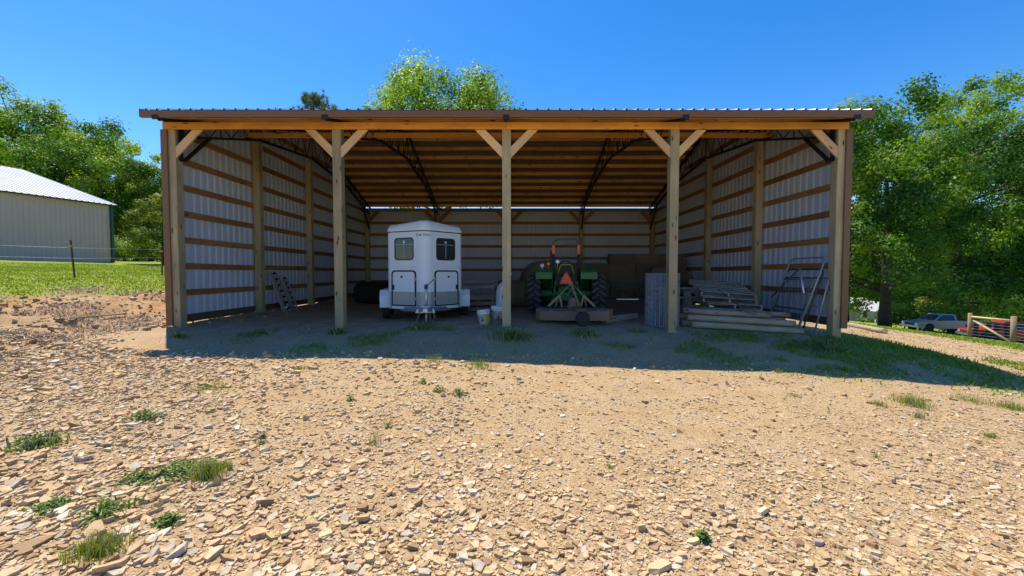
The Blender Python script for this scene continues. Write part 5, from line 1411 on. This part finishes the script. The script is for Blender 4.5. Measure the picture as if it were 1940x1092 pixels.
def pickup(px, dist, rz, mat, label, dz=0):
    x = (px - 970) * dist / FPX; y = CY + dist; z = gz1(x, y) + dz
    r = empty("pickup_truck", (x, y, z), rz, label, "pickup truck")
    # side profile along local X, nose at -X
    low = [(-2.55, .50), (-2.55, .82), (-2.45, .95), (-1.35, 1.08), (-1.22, 1.10), (2.5, 1.10), (2.58, 1.0), (2.58, .52), (1.98, .48), (1.90, .78), (1.68, .90), (1.42, .90), (1.2, .78), (1.12, .46), (-1.22, .44), (-1.3, .76), (-1.5, .90), (-1.76, .90), (-1.98, .78), (-2.06, .48)]
    b = MB(); n = len(low)
    for s in (-1, 1):
        a = b.pts([(p[0], s * .90, p[1]) for p in low])
    for k in range(n): b.face((k, (k + 1) % n, n + (k + 1) % n, n + k))
    b.face(range(n)); b.face(range(n, 2 * n)); b.build("body", mat, r, bevel=.03)
    c = MB(); cab = [(-1.28, 1.09), (-.62, 1.60), (-.50, 1.66), (.42, 1.66), (.52, 1.60), (.58, 1.09)]
    lo = c.pts([(p[0], -.86 + .16 * max(0, (p[1] - 1.09) / .57), p[1]) for p in cab]); hi = c.pts([(p[0], .86 - .16 * max(0, (p[1] - 1.09) / .57), p[1]) for p in cab]); n = len(cab)
    for k in range(n): c.face((lo + k, lo + (k + 1) % n, hi + (k + 1) % n, hi + k))
    c.face([lo + k for k in range(n)]); c.face([hi + k for k in range(n)]); c.build("cab", mat, r, bevel=.03)
    for s in (-1, 1):
        w = MB(); a = w.pts([(q[0], s * (.872 - .16 * (q[1] - 1.09) / .57), q[1]) for q in ((-1.05, 1.13), (-.58, 1.56), (-.48, 1.60), (.36, 1.60), (.46, 1.13))]); w.face([a + k for k in range(5)]); w.build("side_window", M['glass'], r)
        h = MB(); h.box((-2.54, s * .68, .76), (.06, .30, .16)); h.build("headlight", M['alu'], r)
        m = MB(); m.box((-.85, s * 1.0, 1.2), (.10, .18, .14)); m.build("mirror", M['black'], r)
        for xw in (-1.64, 1.55): wheel(r, (xw, s * .80, .36), .36, .22, M['steel'], axis=(0, 1, 0))
    w = MB(); Nn = Vector((-.61, 0, .79)); a = w.pts([Vector(q) + Nn * .012 for q in ((-1.20, -.74, 1.15), (-.68, -.64, 1.555), (-.68, .64, 1.555), (-1.20, .74, 1.15))]); w.face([a + k for k in range(4)]); w.build("windscreen", M['glass'], r)
    g = MB(); g.box((-2.57, 0, .76), (.03, 1.0, .18)); g.build("grille", M['black'], r)
    g = MB(); g.box((-2.62, 0, .56), (.12, 1.84, .17)); g.box((2.64, 0, .60), (.12, 1.8, .15)); g.build("bumper", M['chrome'], r, bevel=.02)
    g = MB(); g.box((1.56, 0, 1.104), (1.80, 1.60, .012)); g.build("bed_floor", M['black'], r)
pickup(1785, 36.5, math.radians(-5), M['silver'], "silver single-cab pickup truck parked under the trees beyond the road", .12)
pickup(1916, 31.5, math.radians(-24), M['redcar'], "red pickup truck partly hidden behind the wooden fence brace", -.05)
def house():
    D = 60.0
    def Q(px, py): return at(px, py, D)
    c = Q(1640, 612); z = gz1(c.x, c.y); z = min(z, c.z); c.z += .75
    r = empty("house", (c.x, c.y, z), label="small white house with gabled porch half hidden under the oak", cat="house")
    k = D / FPX
    def B(m, px0, px1, y0, y1, py0, py1, nm):
        b = MB(); x0, x1 = (px0 - 1640) * k, (px1 - 1640) * k; z0, z1 = (612 - py1) * k + c.z - z, (612 - py0) * k + c.z - z
        b.box(((x0 + x1) / 2, (y0 + y1) / 2, (z0 + z1) / 2), (x1 - x0, y1 - y0, z1 - z0)); return b.build(nm, M[m], r)
    B('house', 1596, 1690, 2.0, 8.0, 593, 622, "wall")
    zz = c.z - z; ev = (612 - 594) * k + zz; rd = (612 - 577) * k + zz
    b = MB(); b.prism([(1.6, ev), (5.0, rd), (8.4, ev)], ((1590 - 1640) * k, 0, 0), (0, 1, 0), (0, 0, 1), (100 * k, 0, 0)); b.build("roof", M['shingle'], r)
    # porch gable towards the road
    x0, x1 = (1645 - 1640) * k, (1680 - 1640) * k; ez = (612 - 597.5) * k + zz; pz = (612 - 583) * k + zz
    b = MB(); b.prism([(x0, ez), ((x0 + x1) / 2, pz), (x1, ez)], (0, -1.2, 0), (1, 0, 0), (0, 0, 1), (0, 3.2, 0)); b.build("porch_gable", M['house'], r)
    b = MB()
    for s, e in ((x0 - .25, 1), (x1 + .25, -1)): b.bar((s, .3, ez - .1), ((x0 + x1) / 2, .3, pz + .12), .10, 3.6)
    b.build("porch_roof", M['shingle'], r)
    b = MB(); b.box(((x0 + x1) / 2, -1.21, (ez + pz) / 2 + .1), (.4, .03, .18)); b.build("gable_vent", M['dkgreen'], r)
    for px_ in (1647, 1658, 1668, 1678):
        B('house', px_ - .8, px_ + .8, -1.1, -.95, 597, 620, "porch_post")
    B('guard', 1604, 1640, .6, 2.0, 594.5, 596, "awning"); B('house', 1632, 1639, .4, .6, 598, 612, "porch_panel"); B('glass', 1612, 1622, 1.96, 1.99, 599, 610, "window"); B('glass', 1655, 1664, 1.96, 1.99, 600, 614, "door")
house()

# ------------------------------------------------------------------ weeds standing apart in the yard
def weed(px, py, wpx, hpx, n, kind, label, seed, cat="weed"):
    h = hit(px, py); d = h[1] - CY; R = wpx * d / FPX / 2; H = hpx * d / FPX; rng = np.random.default_rng(seed)
    n = int(n * 1.25); q = R * 1.15 * rng.random(n) ** .75 * (.75 + .25 * np.sin(3 * np.arange(n))); a = rng.random(n) * 6.283
    P = np.stack([q * np.cos(a), q * np.sin(a) * .8, np.zeros(n)], 1)
    P[:, 2] = gz(P[:, 0] + h[0], P[:, 1] + h[1]) - h[2] - .01
    name = {'grass': "grass_tuft", 'strap': "strap_leaf_weed", 'broad': "broadleaf_weed", 'seed': "seed_grass"}[kind]
    if kind == 'broad':
        c = P.copy(); c[:, 2] += H * (.15 + .85 * rng.random(n)) * (1 - .6 * (q / R) ** 2)
        nr = unit(rng.normal(size=(n, 3)) * .5 + np.array([0, 0, 1.0])); V, F3 = leafquads(c, (.22 + .55 * rng.random(n)) * min(R, .07), nr, rng, .45)
        me = mesh_np(name, V, [(F3, 0)], [M['weed']], tint=np.repeat(rng.random(n), 4))
    else:
        w = {'grass': .0022, 'strap': .007, 'seed': .0018}[kind]
        V, G, T = blades(P, H * (.2 + .95 * rng.random(n) ** 1.3), w * (.7 + .6 * rng.random(n)), rng, {'grass': .7, 'strap': 1.6, 'seed': .45}[kind])
        dry = rng.random(n) < {'grass': .22, 'strap': .12, 'seed': .5}[kind]
        G = [(G[0][0][~dry], 0), (G[1][0][~dry], 0), (G[0][0][dry], 1), (G[1][0][dry], 1)]
        me = mesh_np(name, V, G, [M['weed'] if kind == 'strap' else M['grass'], M['straw']], tint=T)
    o = link(name, me); o.location = h; 
    if wpx >= 60 and kind in ('grass', 'broad') or (kind == 'seed') or n < 90 or 'patch' in label:
        o.name = {'broad': "weed_patch"}.get(kind, "grass_patch"); o["kind"] = "stuff"; tag(o, label, cat)
    else: tag(o, label, cat, "weeds in the stony yard")
    return o
weed(68, 846, 96, 26, 260, 'strap', "dark strap-leaved weed clump near the left edge of the yard", 1)
weed(203, 976, 90, 34, 220, 'strap', "dark strap-leaved weed clump at lower left below the creeping patch", 2)
weed(395, 905, 62, 42, 700, 'grass', "bright fine grass tuft at lower left, tallest of its patch", 3, "grass tuft")
weed(428, 893, 26, 24, 200, 'grass', "small fine grass tuft just right of the bright one", 4, "grass tuft")
weed(95, 966, 110, 14, 500, 'broad', "flat bright green creeping weed patch at lower left", 5)
weed(345, 898, 130, 18, 420, 'broad', "creeping leafy weed patch left of the bright grass tuft", 6)
weed(270, 908, 90, 14, 220, 'broad', "sparse creeping weed between the lower-left patches", 7)
weed(318, 994, 60, 22, 160, 'broad', "yellow-green leafy weed below the bright grass tuft", 8)
weed(190, 1050, 110, 40, 900, 'grass', "wide grass patch at the bottom left of the yard", 9, "grass tuft")
weed(275, 795, 70, 18, 240, 'broad', "creeping green weed in the left middle of the yard", 10)
weed(395, 735, 120, 9, 500, 'grass', "thin grass patch on the left in front of the shadow", 11, "grass tuft")
weed(568, 700, 40, 9, 200, 'grass', "little grass tuft left of centre just outside the shadow", 12, "grass tuft")
weed(833, 743, 30, 15, 90, 'broad', "leafy green weed at the centre, left of two together", 13)
weed(868, 748, 36, 14, 100, 'broad', "leafy dark weed at the centre, right of two together", 14)
weed(803, 728, 18, 13, 60, 'broad', "small leafy weed above the two central weeds", 15)
weed(664, 760, 18, 14, 60, 'broad', "small yellow-green weed left of the two central weeds", 16)
weed(713, 842, 46, 42, 40, 'seed', "thin tall seed grass left of centre in the gravel", 17, "grass tuft")
weed(735, 810, 20, 14, 40, 'broad', "tiny sprout above the thin seed grass", 18)
weed(822, 688, 46, 22, 110, 'grass', "grass tuft with dry stalks at the shadow's edge near centre", 19, "grass tuft")
weed(905, 694, 80, 12, 420, 'grass', "low green grass patch along the shadow's edge near centre", 20, "grass tuft")
weed(1332, 1028, 36, 26, 130, 'broad', "leafy weed with a yellow flower at lower right", 21)
weed(1602, 704, 24, 18, 130, 'grass', "upright grass tuft poking out of the shadow at right", 22, "grass tuft")
weed(1570, 700, 24, 12, 90, 'grass', "smaller grass tuft left of the upright one at the shadow's edge", 23, "grass tuft")
weed(1475, 708, 18, 16, 50, 'grass', "small grass tuft at the shadow's edge in front of the post pile", 24, "grass tuft")
weed(1728, 766, 70, 22, 420, 'grass', "yellow-green grass patch in the right middle of the yard", 25, "grass tuft")
weed(1664, 768, 34, 14, 160, 'grass', "small grass tuft left of the right-middle patch", 26, "grass tuft")
weed(1740, 792, 30, 18, 80, 'seed', "thin seed grass just below the right-middle patch", 27, "grass tuft")
weed(1840, 762, 80, 16, 300, 'grass', "loose grass patch right of the right-middle patch", 28, "grass tuft")
weed(1918, 775, 70, 18, 380, 'grass', "green grass patch at the right edge of the yard", 29, "grass tuft")
weed(1876, 830, 30, 14, 140, 'grass', "lone grass tuft lower right of the grass patches", 30, "grass tuft")
weed(1505, 752, 30, 10, 90, 'grass', "faint grass sprig right of centre in the yard", 31, "grass tuft")
weed(1155, 888, 20, 14, 50, 'grass', "tiny grass sprig in the centre-right gravel", 32, "grass tuft")
weed(1660, 870, 30, 20, 50, 'seed', "sparse seed grass in the right gravel", 33, "grass tuft")
weed(498, 832, 20, 16, 60, 'broad', "small weed in the gravel left of the thin seed grass", 34)
weed(495, 843, 24, 10, 70, 'strap', "small dark tuft just below the small left gravel weed", 35)
weed(640, 632, 44, 16, 200, 'strap', "green tuft at the foot of the second post in the shade", 36)
weed(968, 640, 90, 22, 420, 'strap', "wide grass clump at the foot of the middle post in the shade", 37)
weed(1108, 636, 60, 14, 260, 'strap', "grass clump in the shade in front of the mower's tail wheel", 38)
weed(800, 622, 60, 14, 200, 'strap', "grass clump in the shade under the trailer's jack", 39)
weed(340, 640, 36, 16, 140, 'strap', "grass clump in the shade at the foot of the left corner post", 40)
weed(1560, 660, 110, 16, 500, 'strap', "wide grass clump in the shade before the right corner post", 41)
weed(490, 632, 80, 12, 200, 'strap', "dark weed patch on the shaded ground of the first bay", 42)
hf = hit(1320, 1018); b = MB()
for k in range(9): 
    a = 6.283 * k / 9; b.tube([(0, 0, .05), (.012 * math.cos(a), .012 * math.sin(a), .056)], [.003, .0035], 4)
b.tube([(0, 0, 0), (0, 0, .05)], .0015, 4)
o = b.build("yellow_flower", M['flower'] if 'flower' in M else M.setdefault('flower', paint("yellow_petals", (.80, .62, .02), .6))); o.location = hf; tag(o, "tiny yellow flower on the leafy weed at lower right", "flower")
